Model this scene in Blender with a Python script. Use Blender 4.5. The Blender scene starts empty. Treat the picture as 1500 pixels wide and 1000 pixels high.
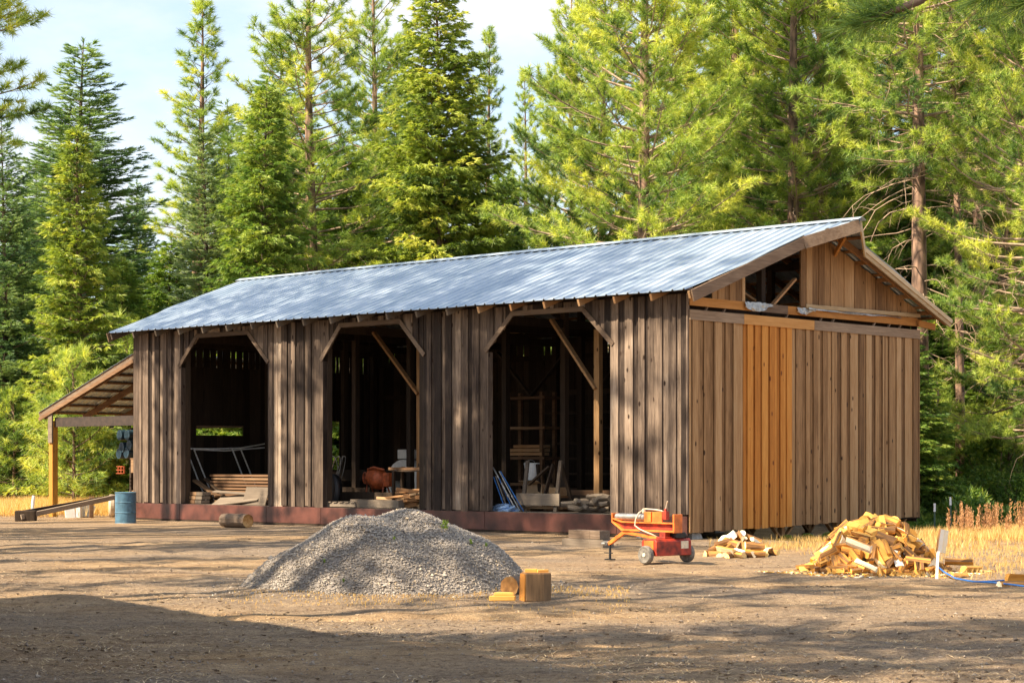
import bpy, math, random
import numpy as np
from mathutils import Vector, Matrix
R = math.radians
scene = bpy.context.scene
COL = scene.collection

# ------------------------------------------------------------------ camera, sky, sun, exposure
FPX, HOR, CAMZ = 2873.9, 674.07, 1.65            # focal length and horizon in the 1500-pixel photograph
cam_data = bpy.data.cameras.new('camera'); cam = bpy.data.objects.new('camera', cam_data); COL.objects.link(cam)
cam.location = (0, 0, CAMZ); cam.rotation_euler = (R(90), 0, 0)
cam_data.sensor_width = 36; cam_data.lens = 36 * FPX / 1500; cam_data.shift_y = (HOR - 500) / 1500
cam_data.clip_start = .1; cam_data.clip_end = 3000
scene.camera = cam
SUN_AZ, SUN_EL = R(205), R(43)
to_sun = Vector((math.cos(SUN_AZ) * math.cos(SUN_EL), math.sin(SUN_AZ) * math.cos(SUN_EL), math.sin(SUN_EL)))
sun_data = bpy.data.lights.new('sun', 'SUN'); sun = bpy.data.objects.new('sun', sun_data); COL.objects.link(sun)
sun_data.energy = 5.0; sun_data.angle = R(.55); sun_data.color = (1, .84, .62)
sun.rotation_euler = to_sun.to_track_quat('Z', 'Y').to_euler(); sun.location = to_sun * 60
world = bpy.data.worlds.new('World'); scene.world = world; world.use_nodes = True
wn, wl = world.node_tree.nodes, world.node_tree.links
wn.clear()
wo = wn.new('ShaderNodeOutputWorld'); wb = wn.new('ShaderNodeBackground'); wb.inputs['Strength'].default_value = .105
sky = wn.new('ShaderNodeTexSky'); sky.sky_type = 'NISHITA'; sky.sun_disc = False
sky.sun_elevation = SUN_EL; sky.sun_rotation = math.atan2(to_sun.x, to_sun.y) % (2 * math.pi)
sky.air_density = 1.0; sky.dust_density = 1.2; sky.ozone_density = 1.0
wtc = wn.new('ShaderNodeTexCoord'); wmap = wn.new('ShaderNodeMapping'); wmap.inputs['Scale'].default_value = (1, 1, 2.6)
wno = wn.new('ShaderNodeTexNoise'); wno.inputs['Scale'].default_value = 3.2; wno.inputs['Detail'].default_value = 8; wno.inputs['Roughness'].default_value = .55
wmap.inputs['Location'].default_value = (.35, .2, .1)
wcr = wn.new('ShaderNodeValToRGB'); wcr.color_ramp.elements[0].position = .42; wcr.color_ramp.elements[1].position = .58
wcr.color_ramp.elements[0].color = (.10, .10, .10, 1); wcr.color_ramp.elements[1].color = (.95, .95, .95, 1)
wmx = wn.new('ShaderNodeMixRGB'); wmx.inputs['Color2'].default_value = (3.9, 4.05, 4.3, 1)
wl.new(wtc.outputs['Generated'], wmap.inputs['Vector']); wl.new(wmap.outputs[0], wno.inputs['Vector'])
wl.new(wno.outputs['Fac'], wcr.inputs[0]); wl.new(wcr.outputs[0], wmx.inputs['Fac']); wl.new(sky.outputs[0], wmx.inputs['Color1'])
wl.new(wmx.outputs[0], wb.inputs[0]); wl.new(wb.outputs[0], wo.inputs[0])
vs = scene.view_settings
vs.view_transform = 'Standard'; vs.look = 'None'; vs.gamma = 1; vs.use_curve_mapping = False
vs.exposure = 1.4

# ------------------------------------------------------------------ helpers
def tag(o, label=None, cat=None, group=None, kind=None):
    if label: o['label'] = label
    if cat: o['category'] = cat
    if group: o['group'] = group
    if kind: o['kind'] = kind
    return o

def empty(name, loc, rz=0, label=None, cat=None, group=None):
    o = bpy.data.objects.new(name, None); COL.objects.link(o)
    o.empty_display_size = .2
    o.location = loc; o.rotation_euler = (0, 0, rz)
    return tag(o, label, cat, group)

def copy_tree(o, parent=None):
    c = o.copy(); COL.objects.link(c)
    if parent is not None: c.parent = parent
    for ch in o.children: copy_tree(ch, c)
    return c

class MB:
    """gathers shapes and links them as one mesh object; 'tint' is a random number per piece"""
    def __init__(s): s.v = []; s.f = []; s.t = []; s.n = 0
    def add(s, vs, fs, tint=None):
        if tint is None: tint = random.random()
        s.v += [tuple(p) for p in vs]; s.f += [tuple(i + s.n for i in f) for f in fs]
        s.t += [tint] * len(vs); s.n += len(vs); return s
    def box(s, c, size, rot=None, tint=None):
        c = Vector(c); hx, hy, hz = (q / 2 for q in size)
        pts = [Vector((x, y, z)) for x in (-hx, hx) for y in (-hy, hy) for z in (-hz, hz)]
        if rot is not None: pts = [rot @ p for p in pts]
        return s.add([c + p for p in pts], [(0, 1, 3, 2), (4, 6, 7, 5), (0, 4, 5, 1), (2, 3, 7, 6), (0, 2, 6, 4), (1, 5, 7, 3)], tint)
    def bar(s, a, b, w, h, up=(0, 0, 1), tint=None):
        a, b = Vector(a), Vector(b); d = (b - a); l = d.length; d.normalize(); up = Vector(up)
        sd = d.cross(up)
        if sd.length < 1e-4: sd = d.cross(Vector((1, 0, 0)))
        sd.normalize(); u = sd.cross(d)
        rot = Matrix((d, sd, u)).transposed()
        return s.box((a + b) / 2, (l, w, h), rot, tint)
    def prism(s, outline, axis_vec, tint=None):
        """outline: 3-D points of a planar polygon, extruded by axis_vec"""
        n = len(outline); av = Vector(axis_vec)
        v = [Vector(p) for p in outline] + [Vector(p) + av for p in outline]
        f = [tuple(range(n))[::-1], tuple(range(n, 2 * n))] + [(i, (i + 1) % n, n + (i + 1) % n, n + i) for i in range(n)]
        return s.add(v, f, tint)
    def tube(s, pts, rad, n=8, tint=None, cap=True, ease=None):
        pts = [Vector(p) for p in pts]; m = len(pts)
        if not hasattr(rad, '__len__'): rad = [rad] * m
        V = []; F = []; prev = None
        for i, p in enumerate(pts):
            d = (pts[min(i + 1, m - 1)] - pts[max(i - 1, 0)]).normalized()
            if prev is None:
                sd = d.cross(Vector((0, 0, 1)))
                if sd.length < .05: sd = d.cross(Vector((1, 0, 0)))
            else:
                sd = prev - d * prev.dot(d)
            sd.normalize(); prev = sd; u = sd.cross(d)
            for k in range(n):
                a = 2 * math.pi * k / n
                V.append(p + (sd * math.cos(a) + u * math.sin(a)) * rad[i])
        for i in range(m - 1):
            for k in range(n):
                F.append((i * n + k, i * n + (k + 1) % n, (i + 1) * n + (k + 1) % n, (i + 1) * n + k))
        if cap: F += [tuple(range(n))[::-1], tuple(range((m - 1) * n, m * n))]
        return s.add(V, F, tint)
    def lathe(s, prof, c, axis=(0, 0, 1), n=24, tint=None):
        """prof: (radius, height) pairs about axis through c"""
        ax = Vector(axis).normalized(); q = Vector((0, 0, 1)).rotation_difference(ax); c = Vector(c)
        V = []; F = []; m = len(prof)
        for r, z in prof:
            for k in range(n):
                a = 2 * math.pi * k / n
                V.append(c + q @ Vector((r * math.cos(a), r * math.sin(a), z)))
        for i in range(m - 1):
            for k in range(n):
                F.append((i * n + k, i * n + (k + 1) % n, (i + 1) * n + (k + 1) % n, (i + 1) * n + k))
        if prof[0][0] > 1e-4: F.append(tuple(range(n))[::-1])
        if prof[-1][0] > 1e-4: F.append(tuple(range((m - 1) * n, m * n)))
        return s.add(V, F, tint)
    def mesh(s, name, mat, smooth=False):
        me = bpy.data.meshes.new(name); me.from_pydata(s.v, [], s.f); me.update()
        at = me.attributes.new('tint', 'FLOAT', 'POINT'); at.data.foreach_set('value', s.t)
        me.materials.append(mat)
        if smooth: me.polygons.foreach_set('use_smooth', [True] * len(me.polygons))
        return me
    def build(s, name, mat, parent=None, smooth=False, bevel=0):
        o = bpy.data.objects.new(name, s.mesh(name, mat, smooth)); COL.objects.link(o)
        if parent is not None: o.parent = parent
        if bevel:
            m = o.modifiers.new('bevel', 'BEVEL'); m.width = bevel; m.segments = 2; m.limit_method = 'ANGLE'
        return o

def tri_mesh(name, V, tint, mat, smooth=False):
    """fast mesh of separate triangles: V (n*3,3), tint (n*3)"""
    n = len(V) // 3
    me = bpy.data.meshes.new(name)
    me.vertices.add(n * 3); me.vertices.foreach_set('co', np.asarray(V, np.float32).ravel())
    me.loops.add(n * 3); me.loops.foreach_set('vertex_index', np.arange(n * 3, dtype=np.int32))
    me.polygons.add(n); me.polygons.foreach_set('loop_start', np.arange(0, n * 3, 3, dtype=np.int32))
    me.update(calc_edges=True)
    at = me.attributes.new('tint', 'FLOAT', 'POINT'); at.data.foreach_set('value', np.asarray(tint, np.float32))
    me.materials.append(mat)
    return me

def link(name, me, parent=None):
    o = bpy.data.objects.new(name, me); COL.objects.link(o)
    if parent is not None: o.parent = parent
    return o

# ---- the barn's own frame: x along the open front (0 = near corner, negative to the left), y into the depth
BX, BY, BA = 3.750, 41.756, -0.753
CA, SA = math.cos(BA), math.sin(BA)
LEN, WID = 19.672, 9.131
def bw(x, y, z=0): return Vector((BX + CA * x - SA * y, BY + SA * x + CA * y, z))
def to_barn(X, Y):
    dx, dy = X - BX, Y - BY
    return CA * dx + SA * dy, -SA * dx + CA * dy
def front(px, py, y=0.0):
    """barn-frame point seen at a photo pixel on the plane y = const"""
    k = (px - 750) / FPX; ox, oy = BX - SA * y, BY + CA * y
    x = (k * oy - ox) / (CA - k * SA); Y = oy + SA * x
    return Vector((x, y, CAMZ - (py - HOR) / FPX * Y))
def gable(px, py, x=0.0):
    k = (px - 750) / FPX; ox, oy = BX + CA * x, BY + SA * x
    y = (k * oy - ox) / (-SA - k * CA); Y = oy + CA * y
    return Vector((x, y, CAMZ - (py - HOR) / FPX * Y))
def ground_at(px, py):
    D = CAMZ * FPX / (py - HOR); return Vector(((px - 750) / FPX * D, D, 0))
def at(px, py, D): return Vector(((px - 750) / FPX * D, D, CAMZ - (py - HOR) / FPX * D))
def floor_at(px, py, z):
    D = (CAMZ - z) * FPX / (py - HOR); X = (px - 750) / FPX * D
    a, b = to_barn(X, D); return Vector((a, b, z))

def sstep(a, b, x):
    t = np.clip((x - a) / (b - a), 0, 1); return t * t * (3 - 2 * t)
def gz(x, y):
    """height of the ground"""
    x = np.asarray(x, float); y = np.asarray(y, float)
    dx, dy = x - BX, y - BY; lx, ly = CA * dx + SA * dy, -SA * dx + CA * dy
    dip = -.45 * sstep(.6, 3.2, ly) * (1 - sstep(11, 16, ly)) * sstep(-9, -3, lx) * (1 - sstep(.3, 3.5, lx))
    rough = .018 * np.sin(x * 1.9 + .7 * np.sin(y * .8)) * np.sin(y * 1.3 + 1.1) + .012 * np.sin(x * 4.3 + y * 2.1) + .02 * np.sin(y * .55 + .3 * x)
    yc = 20.6 + .05 * x + .5 * np.sin(x * .12 + 1)                 # worn wheel tracks across the yard
    rut = sum(-.034 * np.exp(-((y - yc - o) / .15) ** 2) + .013 * np.exp(-((y - yc - o - .27) / .12) ** 2) for o in (-4.1, -2.6, .1, 1.6)) * (.65 + .35 * np.sin(x * .8 + y))
    return dip + rough * (1 - .6 * sstep(38, 42, y)) + rut - .02

# ------------------------------------------------------------------ materials
def mat_new(name):
    m = bpy.data.materials.new(name); m.use_nodes = True
    return m, m.node_tree.nodes, m.node_tree.links, m.node_tree.nodes['Principled BSDF']
def node(nodes, kind, **kw):
    n = nodes.new(kind)
    for k, v in kw.items():
        if hasattr(n, k) and not k[0].isupper(): setattr(n, k, v)
        else: n.inputs[k.replace('_', ' ')].default_value = v
    return n
def ramp(nodes, stops):
    r = nodes.new('ShaderNodeValToRGB'); e = r.color_ramp.elements
    while len(e) < len(stops): e.new(.5)
    for q, (p, c) in zip(e, stops): q.position = p; q.color = (*c, 1)
    return r

def plain(name, col, rough=.6, metal=0, var=.15, scale=12, bump=.15):
    m, N, L, b = mat_new(name)
    tc = node(N, 'ShaderNodeTexCoord'); no = node(N, 'ShaderNodeTexNoise', Scale=scale, Detail=6)
    L.new(tc.outputs['Object'], no.inputs['Vector'])
    lo = tuple(c * (1 - var * 1.6) for c in col); hi = tuple(min(1, c * (1 + var)) for c in col)
    r = ramp(N, [(.3, lo), (.7, hi)]); L.new(no.outputs['Fac'], r.inputs[0]); L.new(r.outputs[0], b.inputs['Base Color'])
    b.inputs['Roughness'].default_value = rough; b.inputs['Metallic'].default_value = metal
    if bump:
        bp = node(N, 'ShaderNodeBump', Strength=bump, Distance=.01); L.new(no.outputs['Fac'], bp.inputs['Height']); L.new(bp.outputs[0], b.inputs['Normal'])
    return m

def wood(name, stops, axis='Z', knots=True, grain=26, rough=.85, bump=.35, stain=None, wear=.5, tw=.55, gw=.9):
    """long-grained timber: the tint of each board picks its tone and shifts its grain; knots and weather streaks"""
    m, N, L, b = mat_new(name)
    tc = node(N, 'ShaderNodeTexCoord'); at_ = node(N, 'ShaderNodeAttribute', attribute_name='tint')
    mul = node(N, 'ShaderNodeMath', operation='MULTIPLY'); mul.inputs[1].default_value = 37
    L.new(at_.outputs['Fac'], mul.inputs[0])
    comb = node(N, 'ShaderNodeCombineXYZ'); 
    for i in range(3): L.new(mul.outputs[0], comb.inputs[i])
    ad = node(N, 'ShaderNodeVectorMath', operation='ADD'); L.new(tc.outputs['Object'], ad.inputs[0]); L.new(comb.outputs[0], ad.inputs[1])
    mp = node(N, 'ShaderNodeMapping'); sc = [1, 1, 1]; sc['XYZ'.index(axis)] = .06; mp.inputs['Scale'].default_value = sc
    L.new(ad.outputs[0], mp.inputs['Vector'])
    g = node(N, 'ShaderNodeTexNoise', Scale=grain, Detail=5, Roughness=.65, Distortion=.4); L.new(mp.outputs[0], g.inputs['Vector'])
    mp2 = node(N, 'ShaderNodeMapping'); sc2 = [1, 1, 1]; sc2['XYZ'.index(axis)] = .25; mp2.inputs['Scale'].default_value = sc2
    L.new(ad.outputs[0], mp2.inputs['Vector'])
    w = node(N, 'ShaderNodeTexNoise', Scale=3.2, Detail=4, Roughness=.6); L.new(mp2.outputs[0], w.inputs['Vector'])
    a1 = node(N, 'ShaderNodeMath', operation='MULTIPLY_ADD'); a1.inputs[1].default_value = tw; L.new(at_.outputs['Fac'], a1.inputs[0])
    s1 = node(N, 'ShaderNodeMath', operation='MULTIPLY_ADD'); s1.inputs[1].default_value = gw; s1.inputs[2].default_value = -.467 * gw; L.new(g.outputs['Fac'], s1.inputs[0])
    s2 = node(N, 'ShaderNodeMath', operation='MULTIPLY_ADD'); s2.inputs[1].default_value = wear; L.new(w.outputs['Fac'], s2.inputs[0]); L.new(s1.outputs[0], s2.inputs[2])
    L.new(s2.outputs[0], a1.inputs[2])
    if stain:
        ws = node(N, 'ShaderNodeTexNoise', Scale=.55, Detail=5, Roughness=.6, Distortion=.5); L.new(tc.outputs['Object'], ws.inputs['Vector'])
        sm = node(N, 'ShaderNodeMath', operation='MULTIPLY_ADD'); sm.inputs[1].default_value = stain; sm.inputs[2].default_value = -.5 * stain; L.new(ws.outputs['Fac'], sm.inputs[0])
        s3 = node(N, 'ShaderNodeMath', operation='ADD'); L.new(s2.outputs[0], s3.inputs[0]); L.new(sm.outputs[0], s3.inputs[1]); L.new(s3.outputs[0], a1.inputs[2])
    r = ramp(N, stops); L.new(a1.outputs[0], r.inputs[0]); col = r.outputs[0]
    if knots:
        mp3 = node(N, 'ShaderNodeMapping'); sc3 = [1, 1, 1]; sc3['XYZ'.index(axis)] = .5; mp3.inputs['Scale'].default_value = sc3
        L.new(ad.outputs[0], mp3.inputs['Vector'])
        vo = node(N, 'ShaderNodeTexVoronoi', Scale=3.9, Randomness=1.0); L.new(mp3.outputs[0], vo.inputs['Vector'])
        kr = ramp(N, [(.085, (1, 1, 1)), (.135, (0, 0, 0))]); L.new(vo.outputs['Distance'], kr.inputs[0])
        mx = node(N, 'ShaderNodeMixRGB', blend_type='MIX'); mx.inputs['Color2'].default_value = (*[c * .35 for c in stops[0][1]], 1) if knots is True else (*knots, 1)
        L.new(kr.outputs[0], mx.inputs['Fac']); L.new(col, mx.inputs['Color1']); col = mx.outputs[0]
    L.new(col, b.inputs['Base Color']); b.inputs['Roughness'].default_value = rough
    b.inputs['Specular IOR Level'].default_value = .25
    bp = node(N, 'ShaderNodeBump', Strength=bump, Distance=.012); L.new(g.outputs['Fac'], bp.inputs['Height']); L.new(bp.outputs[0], b.inputs['Normal'])
    return m

def leaf(name, stops, trans=.45, rough=.55):
    """leaves and needles: tint picks the hue of each clump, light passes through"""
    m, N, L, b = mat_new(name)
    at_ = node(N, 'ShaderNodeAttribute', attribute_name='tint'); oi = node(N, 'ShaderNodeObjectInfo')
    ma = node(N, 'ShaderNodeMath', operation='MULTIPLY_ADD'); ma.inputs[1].default_value = .25; ma.inputs[2].default_value = -.12
    L.new(oi.outputs['Random'], ma.inputs[0])
    s = node(N, 'ShaderNodeMath', operation='ADD'); L.new(at_.outputs['Fac'], s.inputs[0]); L.new(ma.outputs[0], s.inputs[1])
    r = ramp(N, stops); L.new(s.outputs[0], r.inputs[0])
    b.inputs['Roughness'].default_value = rough; b.inputs['Specular IOR Level'].default_value = .3
    L.new(r.outputs[0], b.inputs['Base Color'])
    tr = node(N, 'ShaderNodeBsdfTranslucent'); mc = node(N, 'ShaderNodeMixRGB', blend_type='MULTIPLY', Fac=1.0); mc.inputs['Color2'].default_value = (2.0 * trans, 2.0 * trans, .9 * trans, 1)
    L.new(r.outputs[0], mc.inputs['Color1']); L.new(mc.outputs[0], tr.inputs['Color'])
    mx = node(N, 'ShaderNodeAddShader')
    L.new(b.outputs[0], mx.inputs[0]); L.new(tr.outputs[0], mx.inputs[1])
    L.new(mx.outputs[0], N['Material Output'].inputs['Surface'])
    return m

M = {}
M['front_wood'] = wood('weathered_front_wood', [(0, (.010, .007, .006)), (.3, (.034, .023, .018)), (.55, (.120, .086, .064)), (.8, (.275, .205, .152)), (1, (.44, .36, .285))], 'Z', (.030, .016, .010), stain=.6, wear=.36, gw=.75)
M['gable_wood'] = wood('brown_gable_wood', [(0, (.055, .026, .012)), (.35, (.20, .108, .047)), (.65, (.37, .215, .098)), (1, (.52, .35, .19))], 'Z', (.05, .025, .012), wear=.42)
M['new_wood'] = wood('fresh_orange_wood', [(0, (.26, .09, .018)), (.4, (.50, .195, .036)), (.7, (.62, .285, .065)), (1, (.70, .42, .16))], 'Z', (.16, .05, .015), wear=.3)
M['trim_wood'] = wood('grey_brown_trim_wood', [(0, (.06, .038, .026)), (.5, (.20, .135, .088)), (1, (.38, .28, .19))], 'Y', False)
M['trim_x'] = wood('grey_brown_beam_wood', [(0, (.045, .030, .021)), (.5, (.125, .086, .060)), (1, (.24, .175, .125))], 'X', False)
M['pale_wood'] = wood('pale_fascia_wood', [(0, (.22, .15, .08)), (.5, (.46, .34, .20)), (1, (.62, .50, .33))], 'Y', False)
M['orange_y'] = wood('orange_trim_wood', [(0, (.20, .08, .02)), (.5, (.42, .19, .05)), (1, (.58, .31, .11))], 'Y', False)
M['rafter_wood'] = wood('rafter_wood', [(0, (.12, .055, .022)), (.5, (.30, .155, .065)), (1, (.50, .32, .17))], 'Y', False)
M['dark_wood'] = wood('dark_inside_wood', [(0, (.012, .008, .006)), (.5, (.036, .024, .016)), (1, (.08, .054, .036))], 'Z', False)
M['lumber'] = wood('brown_lumber', [(0, (.06, .031, .017)), (.5, (.165, .092, .05)), (1, (.34, .22, .125))], 'X', False)
M['grey_lumber'] = wood('grey_lumber', [(0, (.06, .047, .036)), (.5, (.155, .122, .092)), (1, (.28, .23, .18))], 'X', False)
M['yellow_post'] = wood('yellow_post_wood', [(0, (.26, .115, .02)), (.5, (.50, .25, .045)), (1, (.62, .36, .10))], 'Z', False)
M['bark'] = wood('log_bark', [(0, (.05, .034, .024)), (.5, (.17, .12, .085)), (1, (.34, .27, .20))], 'X', False, grain=40, bump=.8)
M['skirt'] = plain('red_brown_skirt_paint', (.098, .033, .023), .42, 0, .38, 2.2, .08)
M['pile_wood'] = wood('split_firewood', [(0, (.085, .042, .022)), (.12, (.22, .115, .05)), (.22, (.66, .30, .055)), (.5, (.80, .45, .11)), (.75, (.86, .60, .22)), (.88, (.88, .78, .56)), (1, (.90, .86, .76))], 'X', False, grain=30, bump=.4, wear=.16, tw=.9, gw=.45)
M['new_scrap'] = wood('orange_brown_scrap', [(0, (.14, .06, .022)), (.5, (.36, .19, .085)), (1, (.60, .42, .24))], 'X', False)
M['tarp'] = plain('blue_white_tarp', (.20, .30, .46), .5, 0, .9, 5, .2)
M['concrete'] = plain('pier_concrete', (.34, .32, .29), .9, 0, .25, 10, .4)
M['red_paint'] = plain('red_splitter_paint', (.36, .032, .012), .55, 0, .5, 6, .15)
M['orange_paint'] = plain('orange_splitter_paint', (.72, .175, .025), .5, 0, .32, 7, .15)
M['rubber'] = plain('tyre_rubber', (.17, .155, .135), .85, 0, .3, 20, .3)
M['rim'] = plain('cream_rim_paint', (.72, .62, .46), .5, .0, .2, 18, .1)
M['steel'] = plain('grey_steel', (.38, .37, .35), .42, .8, .2, 14, .1)
M['white_paint'] = plain('white_paint', (.78, .77, .74), .5, 0, .08, 10, .05)
M['black_metal'] = plain('black_metal', (.03, .03, .032), .5, .5, .3, 12, .1)
M['blue_paint'] = plain('blue_barrel_paint', (.075, .17, .255), .45, .1, .25, 6, .1)
M['blue_plastic'] = plain('blue_plastic', (.03, .16, .50), .45, 0, .15, 10, 0)
M['pipe_blue'] = plain('dull_blue_pipe', (.022, .055, .085), .5, 0, .25, 10, 0)
M['mixer_orange'] = plain('mixer_orange_paint', (.45, .10, .03), .5, .1, .35, 9, .1)
M['hose_beige'] = plain('beige_hose', (.55, .46, .34), .6, 0, .1, 10, 0)
M['shaded_beam'] = plain('shaded_beam', (.035, .022, .016), .8, 0, .3, 8, .2)  # the fascia's shade on the lean-to beam, put into a near-black colour
M['rope'] = plain('grey_hose', (.07, .07, .075), .5, 0, .1, 10, 0)
M['cardboard'] = plain('cardboard', (.42, .28, .16), .8, 0, .1, 8, .1)
M['green_post'] = plain('green_fence_post_paint', (.05, .09, .06), .5, .3, .2, 12, 0)

# galvanised roof sheet
m, N, L, b = mat_new('galvanised_roof'); M['roof'] = m
tc = node(N, 'ShaderNodeTexCoord'); mp = node(N, 'ShaderNodeMapping'); mp.inputs['Scale'].default_value = (3, .35, .35)
no = node(N, 'ShaderNodeTexNoise', Scale=4, Detail=6, Roughness=.65); L.new(tc.outputs['Object'], mp.inputs['Vector']); L.new(mp.outputs[0], no.inputs['Vector'])
at_ = node(N, 'ShaderNodeAttribute', attribute_name='tint')
ad = node(N, 'ShaderNodeMath', operation='MULTIPLY_ADD'); ad.inputs[1].default_value = .35; L.new(at_.outputs['Fac'], ad.inputs[0]); L.new(no.outputs['Fac'], ad.inputs[2])
r = ramp(N, [(.3, (.29, .385, .49)), (.9, (.54, .62, .70))]); L.new(ad.outputs[0], r.inputs[0]); L.new(r.outputs[0], b.inputs['Base Color'])
r2 = ramp(N, [(.3, (.34, .34, .34)), (.7, (.5, .5, .5))]); L.new(no.outputs['Fac'], r2.inputs[0]); L.new(r2.outputs[0], b.inputs['Roughness'])
b.inputs['Metallic'].default_value = .6

# tree bark
def bark(name, c0, c1):
    m, N, L, b = mat_new(name)
    tc = node(N, 'ShaderNodeTexCoord'); mp = node(N, 'ShaderNodeMapping'); mp.inputs['Scale'].default_value = (1, 1, .28)
    vo = node(N, 'ShaderNodeTexVoronoi', Scale=9); no = node(N, 'ShaderNodeTexNoise', Scale=6, Detail=6)
    L.new(tc.outputs['Object'], mp.inputs['Vector']); L.new(mp.outputs[0], vo.inputs['Vector']); L.new(mp.outputs[0], no.inputs['Vector'])
    mu = node(N, 'ShaderNodeMath', operation='MULTIPLY'); L.new(vo.outputs['Distance'], mu.inputs[0]); L.new(no.outputs['Fac'], mu.inputs[1])
    r = ramp(N, [(.05, c1), (.4, c0)]); L.new(mu.outputs[0], r.inputs[0]); L.new(r.outputs[0], b.inputs['Base Color'])
    b.inputs['Roughness'].default_value = .9
    bp = node(N, 'ShaderNodeBump', Strength=.7, Distance=.03); bp.invert = True; L.new(mu.outputs[0], bp.inputs['Height']); L.new(bp.outputs[0], b.inputs['Normal'])
    return m
M['pine_bark'] = bark('pine_bark', (.07, .042, .03), (.34, .21, .145))
M['dark_bark'] = bark('dark_bark', (.04, .030, .024), (.15, .105, .075))
M['limb'] = plain('limb_bark', (.17, .115, .08), .9, 0, .35, 5, .2)
M['dead_twig'] = plain('dead_twig', (.33, .235, .165), .9, 0, .3, 5, .2)
M['pine_leaf'] = leaf('pine_needles', [(0, (.026, .062, .020)), (.28, (.085, .150, .032)), (.6, (.225, .295, .055)), (1, (.42, .43, .085))], .36)
M['cedar_leaf'] = leaf('cedar_sprays', [(0, (.048, .086, .020)), (.4, (.175, .235, .038)), (.75, (.33, .355, .06)), (1, (.45, .41, .10))], .36)
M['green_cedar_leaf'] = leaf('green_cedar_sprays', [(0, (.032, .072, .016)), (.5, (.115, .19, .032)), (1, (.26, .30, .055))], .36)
M['fir_leaf'] = leaf('dark_fir_needles', [(0, (.032, .072, .038)), (.5, (.10, .175, .072)), (1, (.22, .29, .10))], .32)
M['silver_leaf'] = leaf('silver_fir_needles', [(0, (.08, .13, .06)), (.5, (.17, .23, .11)), (1, (.27, .31, .15))], .35)
M['shrub_leaf'] = leaf('shrub_leaves', [(0, (.028, .065, .012)), (.5, (.075, .13, .02)), (1, (.17, .20, .035))], .45)
M['grass_leaf'] = leaf('dry_grass', [(0, (.26, .16, .055)), (.5, (.46, .31, .12)), (1, (.62, .47, .23))], .35)
M['straw'] = leaf('straw', [(0, (.20, .13, .065)), (.5, (.42, .29, .15)), (1, (.60, .46, .28))], .15)
M['weed_leaf'] = leaf('weed_leaves', [(0, (.10, .18, .02)), (1, (.24, .30, .05))], .4)

# ground
m, N, L, b = mat_new('dirt_yard'); M['ground'] = m
tc = node(N, 'ShaderNodeTexCoord')
def gn(scale, detail=6, rough=.6, sx=1, sy=1, dist=0):
    mp = node(N, 'ShaderNodeMapping'); mp.inputs['Scale'].default_value = (sx, sy, 1); L.new(tc.outputs['Object'], mp.inputs['Vector'])
    n = node(N, 'ShaderNodeTexNoise', Scale=scale, Detail=detail, Roughness=rough, Distortion=dist); L.new(mp.outputs[0], n.inputs['Vector']); return n
big = gn(.22, 5, .6, .55, 1.0); mid = gn(1.3, 6, .62, .8, 1.2); fine = gn(16, 8, .72); pep = gn(70, 3, .6); gran = gn(160, 2, .5)
r1 = ramp(N, [(.32, (.29, .195, .115)), (.5, (.43, .30, .178)), (.68, (.56, .41, .255))]); L.new(mid.outputs['Fac'], r1.inputs[0])
r2 = ramp(N, [(.3, (.235, .185, .14)), (.7, (.40, .32, .245))]); L.new(fine.outputs['Fac'], r2.inputs[0])
rb = ramp(N, [(.40, (0, 0, 0)), (.60, (1, 1, 1))]); L.new(big.outputs['Fac'], rb.inputs[0])
mx = node(N, 'ShaderNodeMixRGB'); L.new(rb.outputs[0], mx.inputs['Fac']); L.new(r2.outputs[0], mx.inputs['Color1']); L.new(r1.outputs[0], mx.inputs['Color2'])
rs = ramp(N, [(.36, (.55, .52, .5)), (.5, (1, 1, 1)), (.66, (1.18, 1.14, 1.06))]); L.new(pep.outputs['Fac'], rs.inputs[0])
mm = node(N, 'ShaderNodeMixRGB', blend_type='MULTIPLY', Fac=.85); L.new(mx.outputs[0], mm.inputs['Color1']); L.new(rs.outputs[0], mm.inputs['Color2'])
rf = ramp(N, [(.34, (.62, .58, .55)), (.52, (1, 1, 1)), (.7, (1.15, 1.12, 1.05))]); L.new(fine.outputs['Fac'], rf.inputs[0])
mm2 = node(N, 'ShaderNodeMixRGB', blend_type='MULTIPLY', Fac=.8); L.new(mm.outputs[0], mm2.inputs['Color1']); L.new(rf.outputs[0], mm2.inputs['Color2'])
trk = gn(1.0, 5, .65, .22, 2.6, .6); rt = ramp(N, [(.32, (.70, .67, .65)), (.46, (.97, .96, .95)), (.62, (1.14, 1.11, 1.05))]); L.new(trk.outputs['Fac'], rt.inputs[0])
mm3 = node(N, 'ShaderNodeMixRGB', blend_type='MULTIPLY', Fac=.9); L.new(mm2.outputs[0], mm3.inputs['Color1']); L.new(rt.outputs[0], mm3.inputs['Color2'])
litter = gn(5.5, 7, .75, 1, 1, .8); rl = ramp(N, [(.56, (1, 1, 1)), (.66, (.50, .44, .39))]); L.new(litter.outputs['Fac'], rl.inputs[0])
mm4 = node(N, 'ShaderNodeMixRGB', blend_type='MULTIPLY', Fac=.8); L.new(mm3.outputs[0], mm4.inputs['Color1']); L.new(rl.outputs[0], mm4.inputs['Color2'])
L.new(mm4.outputs[0], b.inputs['Base Color']); b.inputs['Roughness'].default_value = .95; b.inputs['Specular IOR Level'].default_value = .15
hs = node(N, 'ShaderNodeMath', operation='ADD'); L.new(fine.outputs['Fac'], hs.inputs[0])
hq = node(N, 'ShaderNodeMath', operation='MULTIPLY'); hq.inputs[1].default_value = .35; L.new(pep.outputs['Fac'], hq.inputs[0]); L.new(hq.outputs[0], hs.inputs[1])
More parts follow.
